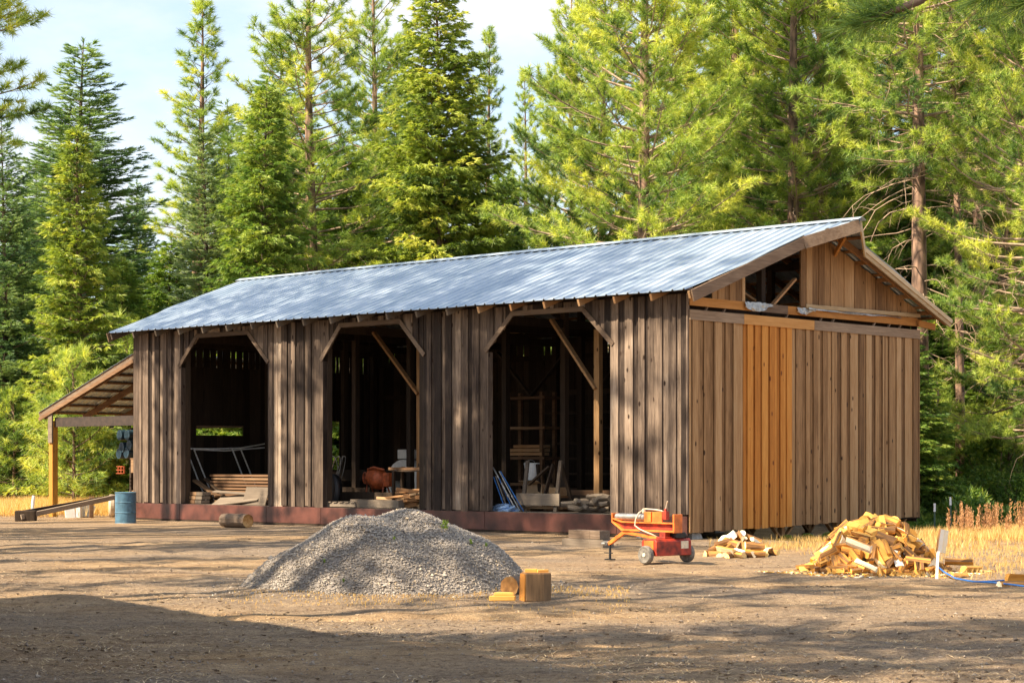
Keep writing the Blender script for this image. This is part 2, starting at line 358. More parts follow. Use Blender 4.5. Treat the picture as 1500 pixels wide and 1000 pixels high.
bp = node(N, 'ShaderNodeBump', Strength=1.0, Distance=.085); L.new(hs.outputs[0], bp.inputs['Height']); L.new(bp.outputs[0], b.inputs['Normal'])

m, N, L, b = mat_new('crushed_gravel'); M['gravel'] = m
at_ = node(N, 'ShaderNodeAttribute', attribute_name='tint')
r = ramp(N, [(0, (.15, .132, .118)), (.45, (.30, .265, .232)), (.8, (.41, .365, .31)), (1, (.52, .41, .28))]); L.new(at_.outputs['Fac'], r.inputs[0]); L.new(r.outputs[0], b.inputs['Base Color'])
b.inputs['Roughness'].default_value = .9

def unit(a): return a / np.maximum(np.linalg.norm(a, axis=-1, keepdims=True), 1e-9)
def tufts(P, A, tint, rng, n, L, w, lo, hi, flat=0.0, droop=0.0, axial=.5, jit=.12):
    """n blades (triangles) at each point P, fanned about its axis A; flat squeezes the fan to the horizontal"""
    N = len(P); P = np.repeat(P, n, 0); A = np.repeat(unit(A), n, 0); T = np.repeat(tint, n) + rng.normal(0, jit, N * n)
    U = np.cross(A, np.array([0, 0, 1.0])); bad = np.linalg.norm(U, axis=1) < .05; U[bad] = np.array([1.0, 0, 0]); U = unit(U); Vv = np.cross(U, A)
    th = rng.uniform(lo, hi, N * n); ph = rng.uniform(0, 2 * np.pi, N * n)
    c = np.cos(ph)[:, None]; s = np.sin(ph)[:, None] * (1 - flat)
    D = unit(np.cos(th)[:, None] * A + np.sin(th)[:, None] * (c * U + s * Vv))
    D[:, 2] -= droop; D = unit(D)
    ln = L * rng.uniform(.65, 1.1, N * n)[:, None]
    B = P + A * (rng.uniform(-axial, .35, N * n)[:, None] * L)
    S = unit(np.cross(D, unit(rng.normal(0, 1, D.shape)))) * (w / 2)
    V = np.stack([B - S, B + S, B + D * ln], 1).reshape(-1, 3)
    return V, np.clip(np.repeat(T, 3), 0, 1)


# ------------------------------------------------------------------ ground
def build_ground():
    xs = np.unique(np.concatenate([np.linspace(-900, -40, 14), np.linspace(-40, -14, 27), np.linspace(-14, 18, 161), np.linspace(18, 40, 23), np.linspace(40, 900, 14)]))
    ys = np.unique(np.concatenate([np.linspace(-300, 6, 16), np.linspace(6, 12, 20), np.linspace(12, 30, 200), np.linspace(30, 62, 128), np.linspace(62, 130, 24), np.linspace(130, 1500, 12)]))
    X, Y = np.meshgrid(xs, ys); Z = gz(X, Y)
    rng = np.random.default_rng(5)
    near = (np.abs(X - 2) < 15.5) & (Y > 7) & (Y < 41)
    Z = Z + near * rng.normal(0, .007, Z.shape)
    nx, ny = len(xs), len(ys)
    V = np.stack([X, Y, Z], -1).reshape(-1, 3)
    F = [(j * nx + i, j * nx + i + 1, (j + 1) * nx + i + 1, (j + 1) * nx + i) for j in range(ny - 1) for i in range(nx - 1)]
    me = bpy.data.meshes.new('ground'); me.from_pydata(V.tolist(), [], F); me.materials.append(M['ground'])
    me.polygons.foreach_set('use_smooth', [True] * len(me.polygons))
    tag(link('ground', me), kind='structure')
build_ground()

# ------------------------------------------------------------------ the barn
random.seed(11)
BARN = empty('timber_barn', bw(0, 0), BA, 'long open-fronted weathered timber barn with galvanised metal roof and three chamfered doorways', 'barn')
OE, ZE, ZP, YR, YB = .56, 5.224, 7.073, 4.551, 9.823
SL = (ZP - ZE) / (YR + OE)
ZEB = ZP - SL * (YB - YR)
def zroof(y): return ZE + SL * (y + OE) if y <= YR else ZP - SL * (y - YR)
TK = .763
def prow(u, a=.543, k=.638, p=1.353):           # how far the rake stands out, u = 0 at the eave, 1 at the ridge
    return a + (k - a) * u / TK if u < TK else k + (p - k) * (u - TK) / (1 - TK)
def prow_l(u): return .536 + .482 * u
FX = lambda px: front(px, 700).x

DOORS = [[(266.5, 537), (291.5, 494), (364.5, 491), (393, 532)],
         [(474.5, 528), (502, 479.5), (587, 474), (621, 521)],
         [(716, 516), (754, 463), (854.5, 456), (897, 504.5)]]
DO = [[front(*q) for q in d] for d in DOORS]
for d in DO: d[1].z = d[2].z = (d[1].z + d[2].z) / 2; d[0].z = d[3].z = (d[0].z + d[3].z) / 2
FLOOR = .47
def door_bottom(d, x):
    a, b, c, e = d
    if x <= b.x: return a.z + (b.z - a.z) * (x - a.x) / (b.x - a.x)
    if x >= c.x: return c.z + (e.z - c.z) * (x - c.x) / (e.x - c.x)
    return b.z
def front_boards(x0, x1, d=None):
    mb = MB(); x = x0; k = random.randint(0, 1)
    while x < x1 - .02:
        w = random.choice((.08, .13, .17, .19, .21, .18)) * random.uniform(.9, 1.1)
        if x1 - x - w < .1: w = x1 - x
        g = .010
        za, zb = (FLOOR + random.uniform(-.02, .02),) * 2 if d is None else (door_bottom(d, x + g) + .02, door_bottom(d, x + w - g) + .02)
        y = -.052 if k else -.014 - random.random() * .006
        zt = 5.20
        mb.prism([(x + g * (k == 0) - .015 * k, y, za), (x + w - g * (k == 0) + .015 * k, y, zb), (x + w - g * (k == 0) + .015 * k, y, zt), (x + g * (k == 0) - .015 * k, y, zt)][::-1], (0, .024, 0))
        x += w; k = (k + 1) % 2 if random.random() < .8 else k
    return mb
edges = [-LEN] + [q for d in DO for q in (d[0].x, d[3].x)] + [0]
for i in range(4): front_boards(edges[2 * i], edges[2 * i + 1]).build('front_wall_panel', M['front_wood'], BARN)
for d in DO:
    front_boards(d[0].x, d[3].x, d).build('door_header', M['front_wood'], BARN)
    for p, q in ((0, 1), (1, 2), (2, 3)):
        a, b_ = d[p], d[q]; dd = (b_ - a).normalized(); up = Vector((-dd.z, 0, dd.x))
        a2 = Vector((a.x, -.063, a.z)) + up * .055 - dd * .04; b2 = Vector((b_.x, -.063, b_.z)) + up * .055 + dd * .04
        if p == 1: a2.y = b2.y = -.066
        mb = MB(); mb.bar(a2, b2, .024, .112, up); mb.build('door_trim', M['trim_x'], BARN)
    for e in (0, 3):                              # reveals of the doorway
        s = 1 if e == 0 else -1
        mb = MB(); mb.box((d[e].x + s * .013 - s * .03, .06, (FLOOR + d[e].z) / 2), (.024, .155, d[e].z - FLOOR - .02)); mb.build('door_jamb', M['front_wood'], BARN)
# backing battens close the gaps between the boards from inside
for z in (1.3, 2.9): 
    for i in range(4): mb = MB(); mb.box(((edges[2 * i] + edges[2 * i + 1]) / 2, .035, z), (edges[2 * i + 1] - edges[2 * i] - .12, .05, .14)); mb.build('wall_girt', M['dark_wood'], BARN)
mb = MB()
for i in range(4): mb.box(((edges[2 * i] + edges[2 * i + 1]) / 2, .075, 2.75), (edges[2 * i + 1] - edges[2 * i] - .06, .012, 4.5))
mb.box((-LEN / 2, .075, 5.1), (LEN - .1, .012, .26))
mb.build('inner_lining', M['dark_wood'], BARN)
sx = [-LEN - .01, FX(265), FX(392), FX(472), FX(712), FX(905), .012]
for a, b_ in zip(sx, sx[1:]):
    mb = MB(); mb.box(((a + b_) / 2, -.034, .25), (b_ - a - .012, .03, .42)); mb.build('skirt_panel', M['skirt'], BARN, bevel=.004)
mb = MB(); mb.box((-LEN / 2, -.03, .015), (LEN - .2, .02, .05)); mb.build('sill_shade_strip', M['dark_wood'], BARN)  # dark strip in place of the shaded gap under the skirt panels

# gable facing right
GY = lambda px: gable(px, 600).y
def gable_bottom(y): return .11 + .017 * y
def gable_boards(y0, y1, mb, zt=4.66):
    y = y0; k = 0
    while y < y1 - .02:
        w = random.choice((.10, .15, .18, .20, .19)) * random.uniform(.92, 1.08)
        if y1 - y - w < .1: w = y1 - y
        xo = .030 if k % 2 else .0
        mb.box((xo + .012, y + w / 2, (gable_bottom(y) + zt) / 2 + random.uniform(-.02, .01)), (.024, w - .022 + .036 * (k % 2), zt - gable_bottom(y)), None, random.random())
        if random.random() < .35: mb.box((.045, y + random.uniform(.0, .02), (gable_bottom(y) + zt) / 2), (.02, .045, zt - gable_bottom(y) - .03))
        y += w; k += 1
ya, yb = GY(1087), GY(1157)
mb = MB(); gable_boards(0.0, ya, mb); gable_boards(yb, WID, mb); mb.build('gable_siding', M['gable_wood'], BARN)
mb = MB(); gable_boards(ya, yb, mb); o = mb.build('replacement_boards', M['new_wood'], BARN); o['label'] = 'bright orange newer boards in the gable wall'
for y0, y1, mt in ((-.02, GY(1086), 'trim_wood'), (GY(1086) + .006, GY(1189), 'orange_y'), (GY(1189) + .006, WID + .03, 'trim_wood')):
    mb = MB(); mb.box((.062, (y0 + y1) / 2, 4.75), (.032, y1 - y0, .22)); mb.build('trim_board', M[mt], BARN, bevel=.004)
for y0, y1, mt in ((.0, GY(1112), 'orange_y'), (GY(1112) + .005, GY(1152), 'trim_wood'), (GY(1152) + .005, WID, 'orange_y')):
    mb = MB(); mb.box((.02, (y0 + y1) / 2, 5.045), (.05, y1 - y0, .19)); mb.build('gable_beam', M[mt], BARN, bevel=.004)
for px in (1032, 1058, 1150, 1200, 1218, 1278, 1300, 1316): mb = MB(); mb.bar((.0, GY(px), 4.84), (.0, GY(px) + .12, 4.98), .03, .05, (1, 0, 0)); mb.build('slot_strut', M['trim_wood'], BARN)
def upper_boards(y0, y1, mb):
    y = y0; k = 0
    while y < y1 - .02:
        w = random.uniform(.19, .3)
        if y1 - y - w < .08: w = y1 - y
        xo = .02 if k % 2 else 0; g = .006 - .015 * (k % 2)
        mb.prism([(xo, y + g, 5.12), (xo, y + w - g, 5.12), (xo, y + w - g, max(5.13, zroof(y + w - g) - .09)), (xo, y + g, max(5.13, zroof(y + g) - .09))], (.022, 0, 0))
        if y < YR < y + w: pass
        y += w; k += 1
mb = MB(); upper_boards(GY(1042), GY(1089), mb); mb.build('upper_gable_siding', M['gable_wood'], BARN)
mb = MB(); upper_boards(GY(1171), YR, mb); upper_boards(YR, WID - .02, mb)
mb.build('upper_gable_siding', M['gable_wood'], BARN)
mb = MB(); mb.box((.055, GY(1173), (5.15 + zroof(GY(1173)) - .1) / 2), (.04, .2, zroof(GY(1173)) - .1 - 5.15)); mb.build('window_post', M['gable_wood'], BARN, bevel=.004)
mb = MB(); mb.bar((-.05, GY(1134), 5.14), (-.05, GY(1167), 5.78), .05, .1, (1, 0, 0)); mb.bar((-.9, GY(1120), 5.6), (-.9, GY(1165), 5.2), .05, .1, (1, 0, 0)); mb.build('loft_brace', M['rafter_wood'], BARN)
mb = MB(); mb.bar((.075, GY(1176), 5.17), (.075, WID + .0, 5.21), .06, .09); mb.build('ledge_rail', M['pale_wood'], BARN, bevel=.004)
def flashing(px0, px1, z, drop, seed):              # crumpled strips of sheet metal hanging at the ledge
    rnd = random.Random(seed); mb = MB(); n = 14; V = []; y0, y1 = GY(px0), GY(px1)
    for i in range(n + 1):
        t = i / n; y = y0 + (y1 - y0) * t
        for j in range(4):
            q = j / 3; V.append((.10 + .05 * q * rnd.random() + .03 * math.sin(t * 9 + seed), y, z - q * drop * (.35 + .65 * math.sin(math.pi * min(1, t * 1.1 + .1)) ** .7) + rnd.uniform(-.01, .01)))
    mb.add(V, [(i * 4 + j, i * 4 + j + 1, i * 4 + j + 5, i * 4 + j + 4) for i in range(n) for j in range(3)]); 
    return mb.build('metal_flashing', M['steel'], BARN)
flashing(1086, 1128, 5.14, .20, 3); flashing(1164, 1188, 5.12, .16, 5); flashing(1178, 1316, 5.13, .05, 8)
mb = MB(); mb.box((.03, WID + .005, 2.5), (.075, .05, 4.5)); mb.build('corner_board', M['gable_wood'], BARN, bevel=.004)
mb = MB(); mb.box((.015, -.03, 2.85), (.03, .075, 4.7)); mb.build('corner_board', M['front_wood'], BARN, bevel=.004)
mb = MB()
for y in np.arange(.08, WID, .4): mb.box((-.02, y + .2, 2.5), (.02, .4, 4.55), None, random.random())
mb.build('gable_lining', M['dark_wood'], BARN)

# back and left walls with their openings
def left(px, py):
    q = gable(px, py, -LEN); return q.y, q.z
s0, s1, w0, w1 = left(286, 637), left(355, 624), left(445, 697), left(496, 617)
mb = MB(); x = -LEN
while x < -.03:
    w = min(random.uniform(.2, .3), -x)
    xm = x + w / 2
    spans = [(.15, 4.62)]
    gp = .012 if -2.3 < xm < -1.9 else -.012
    for a, b_ in spans: mb.box((xm, WID - .012 - (.02 if random.random() < .5 else 0), (a + b_) / 2), (w - gp, .022, b_ - a), None, random.random())
    if random.random() < .75: mb.box((xm, WID - .012, 4.86), (w - random.choice((.05, .03, -.01)), .022, .5), None, random.random())
    else: mb.box((xm, WID - .012, 4.86), (w + .01, .022, .5), None, random.random())
    x += w
for z in (1.0, 2.2, 3.6, 4.62, 5.08): 
    if z != 2.2: mb.box((-LEN / 2, WID - .07, z), (LEN, .06, .14))
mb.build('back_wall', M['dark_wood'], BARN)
mb = MB(); y = 0.02
for (ya_, yb_) in ((.02, s0[0]), (s0[0], s1[0]), (s1[0], w0[0]), (w0[0], w1[0]), (w1[0], WID - .03)):
    y = ya_
    while y < yb_ - .02:
        w = min(random.uniform(.2, .3), yb_ - y)
        if yb_ - y - w < .08: w = yb_ - y
        spans = [(.12, 4.35)]
        if ya_ == s0[0]: spans = [(.12, s0[1]), (s1[1], 4.35)]
        if ya_ == w0[0]: spans = [(.12, w0[1]), (w1[1], 4.35)]
        for za, zb in spans: mb.box((-LEN + .014 + random.choice((0, .02)), y + w / 2, (za + zb) / 2), (.022, w + .004, zb - za), None, random.random())
        gp = random.choice((.045, .06, -.01, .05))
        mb.box((-LEN + .014, y + w / 2, 4.6), (.022, w - gp, .5), None, random.random())
        mb.prism([(-LEN, y, 4.84), (-LEN, y + w + .005, 4.84), (-LEN, y + w + .005, zroof(y + w) - .1), (-LEN, y, zroof(y) - .1)], (.026 + .01 * random.random(), 0, 0)); y += w
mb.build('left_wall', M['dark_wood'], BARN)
mb = MB()
for i in range(40): mb.box((-LEN + .02 + (i + .5) * (LEN - .04) / 40, WID / 2, .435), ((LEN - .04) / 40 - .006, WID - .1, .05), None, random.random())
mb.build('floor', wood('floor_planks', [(0, (.04, .032, .025)), (.5, (.11, .09, .07)), (1, (.20, .165, .13))], 'Y', False), BARN)
mb = MB(); mb.box((-.08, WID / 2, .30), (.06, WID - .2, .16)); mb.box((-LEN / 2, .05, .28), (LEN - .2, .06, .18)); mb.build('rim_joist', M['dark_wood'], BARN)

# timber frame
PX = [-.35, FX(905) - .2, FX(712) - .3, FX(612), FX(472), FX(392), FX(265), -LEN + .25]
for x in PX:
    for y in (.2, 3.1, 6.0, WID - .25):
        if x < -LEN + 1 and s0[0] - .2 < y < s1[0] + .2: continue
        mb = MB(); mb.box((x, y, (.46 + zroof(y) - .3) / 2), (.15, .15, zroof(y) - .3 - .46)); mb.build('post', M['dark_wood'], BARN)
    mb = MB(); mb.box((x, WID / 2, 5.0), (.06, WID - .2, .2)); mb.build('tie_beam', M['dark_wood'], BARN)
for y in (.2, 3.1, 6.0, WID - .25):
    mb = MB(); mb.box((-LEN / 2, y, zroof(y) - .24), (LEN - .3, .1, .18)); mb.build('plate_beam', M['dark_wood'], BARN)
for (p, q) in (((548, 487), (613, 577)), ((808, 468), (873, 569))):
    a, b_ = front(*p, 1.6), front(*q, 1.6); mb = MB(); mb.bar(a, b_, .06, .14, (0, 1, 0)); mb.build('diagonal_brace', M['rafter_wood'], BARN)
a, b_ = front(612, 577, 1.6), front(612, 700, 1.6); mb = MB(); mb.box((a.x, 1.68, 2.6), (.13, .13, 4.2)); mb.build('post', M['gable_wood'], BARN)
a = front(873, 600, 1.6); mb = MB(); mb.box((a.x, 1.68, 2.6), (.16, .13, 4.2)); mb.build('post', M['gable_wood'], BARN)
for (p, q) in (((728, 515), (778, 580)), ((832, 512), (776, 582)), ((905, 530), (880, 566))):
    a, b_ = front(*p, 5.5), front(*q, 5.5); mb = MB(); mb.bar(a, b_, .05, .13, (0, 1, 0)); mb.build('diagonal_brace', M['dark_wood'], BARN)
nr = 20
for i in range(nr + 1):
    x = -LEN - .42 + i * (LEN + .84) / nr
    mt = 'rafter_wood' if i > nr - 7 else 'trim_x'
    for s in (0, 1):
        mb = MB()
        if s == 0: mb.bar((x, -OE + .05, zroof(-OE + .05) - .125), (x, YR - .02, zroof(YR - .02) - .125), .055, .15)
        else: mb.bar((x, YB - .05, zroof(YB - .05) - .125), (x, YR + .02, zroof(YR + .02) - .125), .055, .15)
        mb.build('rafter', M['rafter_wood'] if i > nr - 7 else M['grey_lumber'], BARN)
for u in np.linspace(.02, .97, 9):
    for s in (0, 1):
        y = -OE + u * (YR + OE) if s == 0 else YB - u * (YB - YR)
        z = zroof(y) - .026
        mb = MB(); mb.box((( -LEN - prow_l(u) + prow(u)) / 2, y, z), (LEN + prow_l(u) + prow(u) - .1, .09, .035), Matrix.Rotation(math.atan(SL) * (1 if s == 0 else -1), 3, 'X')); mb.build('purlin', M['dark_wood'] if s == 0 else M['rafter_wood'], BARN)
def inv(fn, x):                                     # first slope fraction at which the rake reaches out to x
    for i in range(0, 401):
        if fn(i / 400) >= x - 1e-6: return i / 400
    return None
def roof_sheet(s):
    y0, y1 = (-OE, YR - .01) if s == 0 else (YB, YR + .01)
    st = []; p = .305; x = -LEN - 1.02
    while x < 1.36:
        st += [(x, 0), (x + .235, 0), (x + .255, .032), (x + .285, .032)]; x += p
    V = []; F = []; T = []; row = 0; prevn = None
    K = 8
    for (x, h) in st:
        u0 = 0.0
        if x > .543: u0 = inv(prow, x)
        if x < -LEN - .536: u0 = inv(prow_l, -LEN - x)
        if u0 is None: continue
        tn = ((math.floor((x + 40) / .915) * 7919) % 97) / 97
        for k in range(K + 1):
            u = u0 + (1 - u0) * k / K; y = y0 + u * (y1 - y0)
            V.append((x, y, zroof(y) + h + .004 * math.sin(k * 2.1 + x * 3))); T.append(tn)
        if prevn is not None:
            for k in range(K):
                q = prevn + k, row + k, row + k + 1, prevn + k + 1
                F.append(q if s == 0 else q[::-1])
        prevn = row; row += K + 1
    mb = MB(); mb.add(V, F); mb.t = T
    o = mb.build('roof_sheet', M['roof'], BARN)
    sm = o.modifiers.new('thickness', 'SOLIDIFY'); sm.thickness = .004; sm.offset = -1
roof_sheet(0); roof_sheet(1)
mb = MB()
xl, xr = -LEN - 1.0, 1.36
for k in range(7):
    a = xl + (xr - xl) * k / 7; b_ = xl + (xr - xl) * (k + 1) / 7 + .03; lift = .002 * (k % 2)
    mb.add([(a, YR - .17, zroof(YR - .17) + .046 + lift), (b_, YR - .17, zroof(YR - .17) + .046 + lift), (b_, YR, ZP + .058 + lift), (a, YR, ZP + .058 + lift), (b_, YR + .17, zroof(YR + .17) + .046 + lift), (a, YR + .17, zroof(YR + .17) + .046 + lift)], [(0, 1, 2, 3), (3, 2, 4, 5)], .9)
o = mb.build('ridge_cap', M['roof'], BARN); o.modifiers.new('thickness', 'SOLIDIFY').thickness = .004
def rake(y0, y1, xa, xb, mt, drop=.14, h=.25, th=.04, dx=0.0):
    mb = MB(); mb.bar((xa + dx, y0, zroof(y0) - drop), (xb + dx, y1, zroof(y1) - drop), th, h); mb.build('rake_board', M[mt], BARN, bevel=.004)
yk = -OE + TK * (YR + OE); ykb = YB - TK * (YB - YR)
rake(-OE + .01, yk, .543, .638, 'trim_wood'); rake(yk + .005, YR - .02, .645, 1.34, 'trim_wood', h=.28)
rake(ykb - .02, YR + .02, .66, 1.34, 'pale_wood', h=.26); rake(YB - .01, ykb, .543, .638, 'pale_wood', h=.2)
rake(YB - .0, ykb - .1, .575, .668, 'pale_wood', drop=.09, h=.1, th=.03)
rake(-OE + .01, YR - .02, -LEN - .536, -LEN - 1.0, 'trim_wood'); rake(YB - .01, YR + .02, -LEN - .536, -LEN - 1.0, 'trim_wood')
# outlookers under the rear overhang
for u in (.12, .3, .48, .66):
    y = YB - u * (YB - YR); mb = MB(); mb.box((.28, y, zroof(y) - .12), (.6, .05, .1)); mb.build('outlooker', M['rafter_wood'], BARN)
a = Vector((.1, ykb - .6, zroof(ykb - .6) - .45)); mb = MB(); mb.bar((.06, YR + .9, zroof(YR + .9) - .3), (.7, YR + .35, zroof(YR + .35) - .18), .06, .12); mb.build('rake_brace', M['orange_y'], BARN)
mb = MB(); mb.bar((.1, WID - .1, 5.02), (.12, WID + .62, 4.96), .06, .16); mb.build('eave_bracket', M['orange_y'], BARN)
# foundation piers with their struts
def pier(x, y):
    g = float(gz(*bw(x, y).xy)); p = MB()
    p.prism([(x - .2, y - .2, g - .05), (x + .2, y - .2, g - .05), (x + .2, y + .2, g - .05), (x - .2, y + .2, g - .05)], (0, 0, .01)); 
    p.v = []; p.f = []; p.t = []; p.n = 0
    b0 = [(x + sx_ * .2, y + sy * .2, g - .05) for sx_, sy in ((-1, -1), (1, -1), (1, 1), (-1, 1))]; t0 = [(x + sx_ * .1, y + sy * .1, g + .28) for sx_, sy in ((-1, -1), (1, -1), (1, 1), (-1, 1))]
    p.add(b0 + t0, [(3, 2, 1, 0), (4, 5, 6, 7)] + [(i, (i + 1) % 4, 4 + (i + 1) % 4, 4 + i) for i in range(4)])
    o = p.build('foundation_pier', M['concrete'], BARN)
    q = MB(); q.bar((x, y, g + .28), (x, y, .36), .12, .12, (1, 0, 0))
    if y > 1: q.bar((x + .02, y - .02, g + .3), (x + .02, y - .55, .3), .05, .09, (1, 0, 0)); q.bar((x + .02, y + .02, g + .3), (x + .02, y + .55, .3), .05, .09, (1, 0, 0))
    q.build('pier_strut', M['gable_wood'], o)
for y in (.35, GY(1155), GY(1235), GY(1320)): pier(-.2, y)
for x in (-3, -6):
    for y in (.5, 3.5, 6.3, 8.8): pier(x, y)
# lean-to on the far left end
LW, LR = 4.22, 4.72
a = Vector((-LEN - LR, .0, 3.09)); c = Vector((-LEN - .02, .0, 4.67)); ls = (c.z - a.z) / (c.x - a.x)
def zl(x): return a.z + (x - a.x) * ls
for y in (.12, 1.5, 2.9, 4.3, 5.7, 7.0):
    mb = MB(); mb.bar((a.x + .05, y, zl(a.x + .05) - .16), (c.x, y, zl(c.x) - .16), .06, .17); mb.build('lean_to_rafter', M['lumber'], BARN)
for x in np.arange(a.x + .1, c.x, .62):
    mb = MB(); mb.box((x, 3.55, zl(x) - .055), (.1, 7.2, .04), Matrix.Rotation(-math.atan(ls), 3, 'Y')); mb.build('lean_to_purlin', M['lumber'], BARN)
mb = MB(); V = []; F = []
ys_ = []; y = -.08
while y < 7.2: ys_ += [(y, 0), (y + .235, 0), (y + .255, .03), (y + .285, .03)]; y += .305
for (y, h) in ys_: V += [(a.x, y, zl(a.x) + h - .02), (c.x, y, zl(c.x) + h - .02)]
F = [(2 * i, 2 * i + 1, 2 * i + 3, 2 * i + 2) for i in range(len(ys_) - 1)]
mb.add(V, F, .4); o = mb.build('lean_to_roof', M['roof'], BARN); o.modifiers.new('thickness', 'SOLIDIFY').thickness = .004
mb = MB(); mb.bar((a.x, -.02, zl(a.x) - .1), (c.x, -.02, zl(c.x) - .1), .04, .14); mb.build('lean_to_fascia', M['trim_x'], BARN)
mb = MB(); mb.bar((a.x, -.045, zl(a.x) - .22), (c.x, -.045, zl(c.x) - .22), .04, .1); mb.build('lean_to_fascia', M['lumber'], BARN)
for y in (.12, 4.6):
    mb = MB(); mb.box((-LEN - LW, y, 1.35), (.19, .19, 2.95)); mb.build('lean_to_post', M['yellow_post'], BARN, bevel=.006)
    mb = MB(); mb.box((-LEN - LW / 2 + .05, y + .02, 2.78), (LW - .12, .1, .28)); mb.build('lean_to_beam', M['shaded_beam'], BARN)
mb = MB(); mb.box((-LEN - LW + .03, -.0, 2.62), (.2, .045, .9)); mb.build('post_cleat', M['grey_lumber'], BARN)

# ------------------------------------------------------------------ things in the yard and the barn
random.seed(33)
def barn_thing(name, loc, rz, label, cat, group=None):
    return empty(name, bw(loc[0], loc[1], loc[2]), BA + rz, label, cat, group)
def single(mb, name, mat, loc, rz, label, cat, group=None, barn=True, **kw):
    o = mb.build(name, M[mat], **kw)
    o.location = bw(*loc) if barn else loc; o.rotation_euler = (0, 0, rz + (BA if barn else 0))
    return tag(o, label, cat, group)
FZ = .462

# gravel heap: one mass of stones
def gravel():
    rng = np.random.default_rng(3); cx, cy = -1.52, 26.0
    def h(x, y):
        dx, dy = x - cx, y - cy
        rx = np.where(dx < 0, 2.06, 1.85); ry = np.where(dy < 0, 1.62, 1.7)
        r = np.sqrt((dx / rx) ** 2 + (dy / ry) ** 2)
        b = np.clip(1.0 - 1.0 * r ** 2.15, -.06, 1)
        lump = .06 * np.sin(dx * 3.1 + 1) * np.sin(dy * 2.7) + .02 * np.exp(-((dx - .15) ** 2 + dy ** 2) * 4) + .035 * np.sin(dx * 6 + dy * 4) - .10 * np.exp(-((dx - .75) / .4) ** 2 - ((dy + .55) / .45) ** 2)
        return .93 * b + lump * np.clip(b * 3, 0, 1)
    g = np.linspace(-2.5, 2.5, 110); X, Y = np.meshgrid(cx + g, cy + g * .85); Z = h(X, Y) + gz(X, Y) - .012
    P = np.stack([X, Y, Z], -1); a, b_, c, d = P[:-1, :-1], P[:-1, 1:], P[1:, 1:], P[1:, :-1]
    V1 = np.concatenate([np.stack([a, b_, c], 2).reshape(-1, 3), np.stack([a, c, d], 2).reshape(-1, 3)])
    T1 = np.repeat(rng.uniform(.05, .45, len(V1) // 3), 3)
    n = 80000
    x = cx + rng.uniform(-2.5, 2.3, n); y = cy + rng.uniform(-2.1, 1.2, n)
    hh = h(x, y); keep = (hh > .0) | (rng.uniform(0, 1, n) < .12 * np.exp(hh * 30)); x, y, hh = x[keep], y[keep], hh[keep]; n = len(x)
    s = rng.lognormal(np.log(.0088), .42, n)
    z = np.maximum(hh, 0) + gz(x, y) + s * .15
    C = np.stack([x, y, z], 1)
    O = np.array([[1, 0, 0], [-1, 0, 0], [0, 1, 0], [0, -1, 0], [0, 0, 1], [0, 0, -1]], float)
    pts = O[None] * rng.uniform(.6, 1.35, (n, 6, 1)) + rng.normal(0, .22, (n, 6, 3))
    q = rng.uniform(0, 6.28, n); cq, sq = np.cos(q)[:, None], np.sin(q)[:, None]
    pts = np.stack([pts[..., 0] * cq - pts[..., 1] * sq, pts[..., 0] * sq + pts[..., 1] * cq, pts[..., 2] * .8], -1) * s[:, None, None] + C[:, None]
    F = np.array([[0, 2, 4], [2, 1, 4], [1, 3, 4], [3, 0, 4], [2, 0, 5], [1, 2, 5], [3, 1, 5], [0, 3, 5]])
    V2 = pts[:, F].reshape(-1, 3); T2 = np.repeat(np.clip(rng.normal(.5, .24, n), 0, 1), 24)
    o = link('gravel_pile', tri_mesh('gravel_pile', np.concatenate([V1, V2]), np.concatenate([T1, T2]), M['gravel']))
    tag(o, 'heap of loose grey crushed gravel in the middle of the yard', 'gravel heap', kind='stuff')
    return h
GH = gravel()
def weed(x, y, s, label, seed):
    rng = np.random.default_rng(seed); n = 26; P = np.zeros((n, 3)); P[:, 2] = rng.uniform(0, s, n); P[:, :2] = rng.normal(0, s * .16, (n, 2))
    V, T = tufts(P, np.tile([0, 0, 1.0], (n, 1)), np.full(n, .5), rng, 5, s * .45, s * .13, .2, 1.2, 0, 0, .1)
    o = link('weed', tri_mesh('weed', V, T, M['weed_leaf'])); o.location = (x, y, float(gz(x, y) + max(0, float(GH(np.array(x), np.array(y)))) - .01))
    tag(o, label, 'weed', 'small weeds on the gravel heap')
for (px, D, s, lb) in ((651, 25.7, .10, 'bright green weed near the top of the gravel heap, at right'), (577, 25.1, .04, 'tiny green weed near the middle of the gravel heap'), (690, 25.5, .06, 'pale weed on the right shoulder of the gravel heap'), (712, 25.6, .05, 'small weed low on the right slope of the gravel heap'), (475, 24.9, .04, 'tiny weed low on the left slope of the gravel heap'), (503, 24.6, .04, 'tiny yellow weed at the front foot of the gravel heap')):
    weed((px - 750) / FPX * D, D, s, lb, int(px))

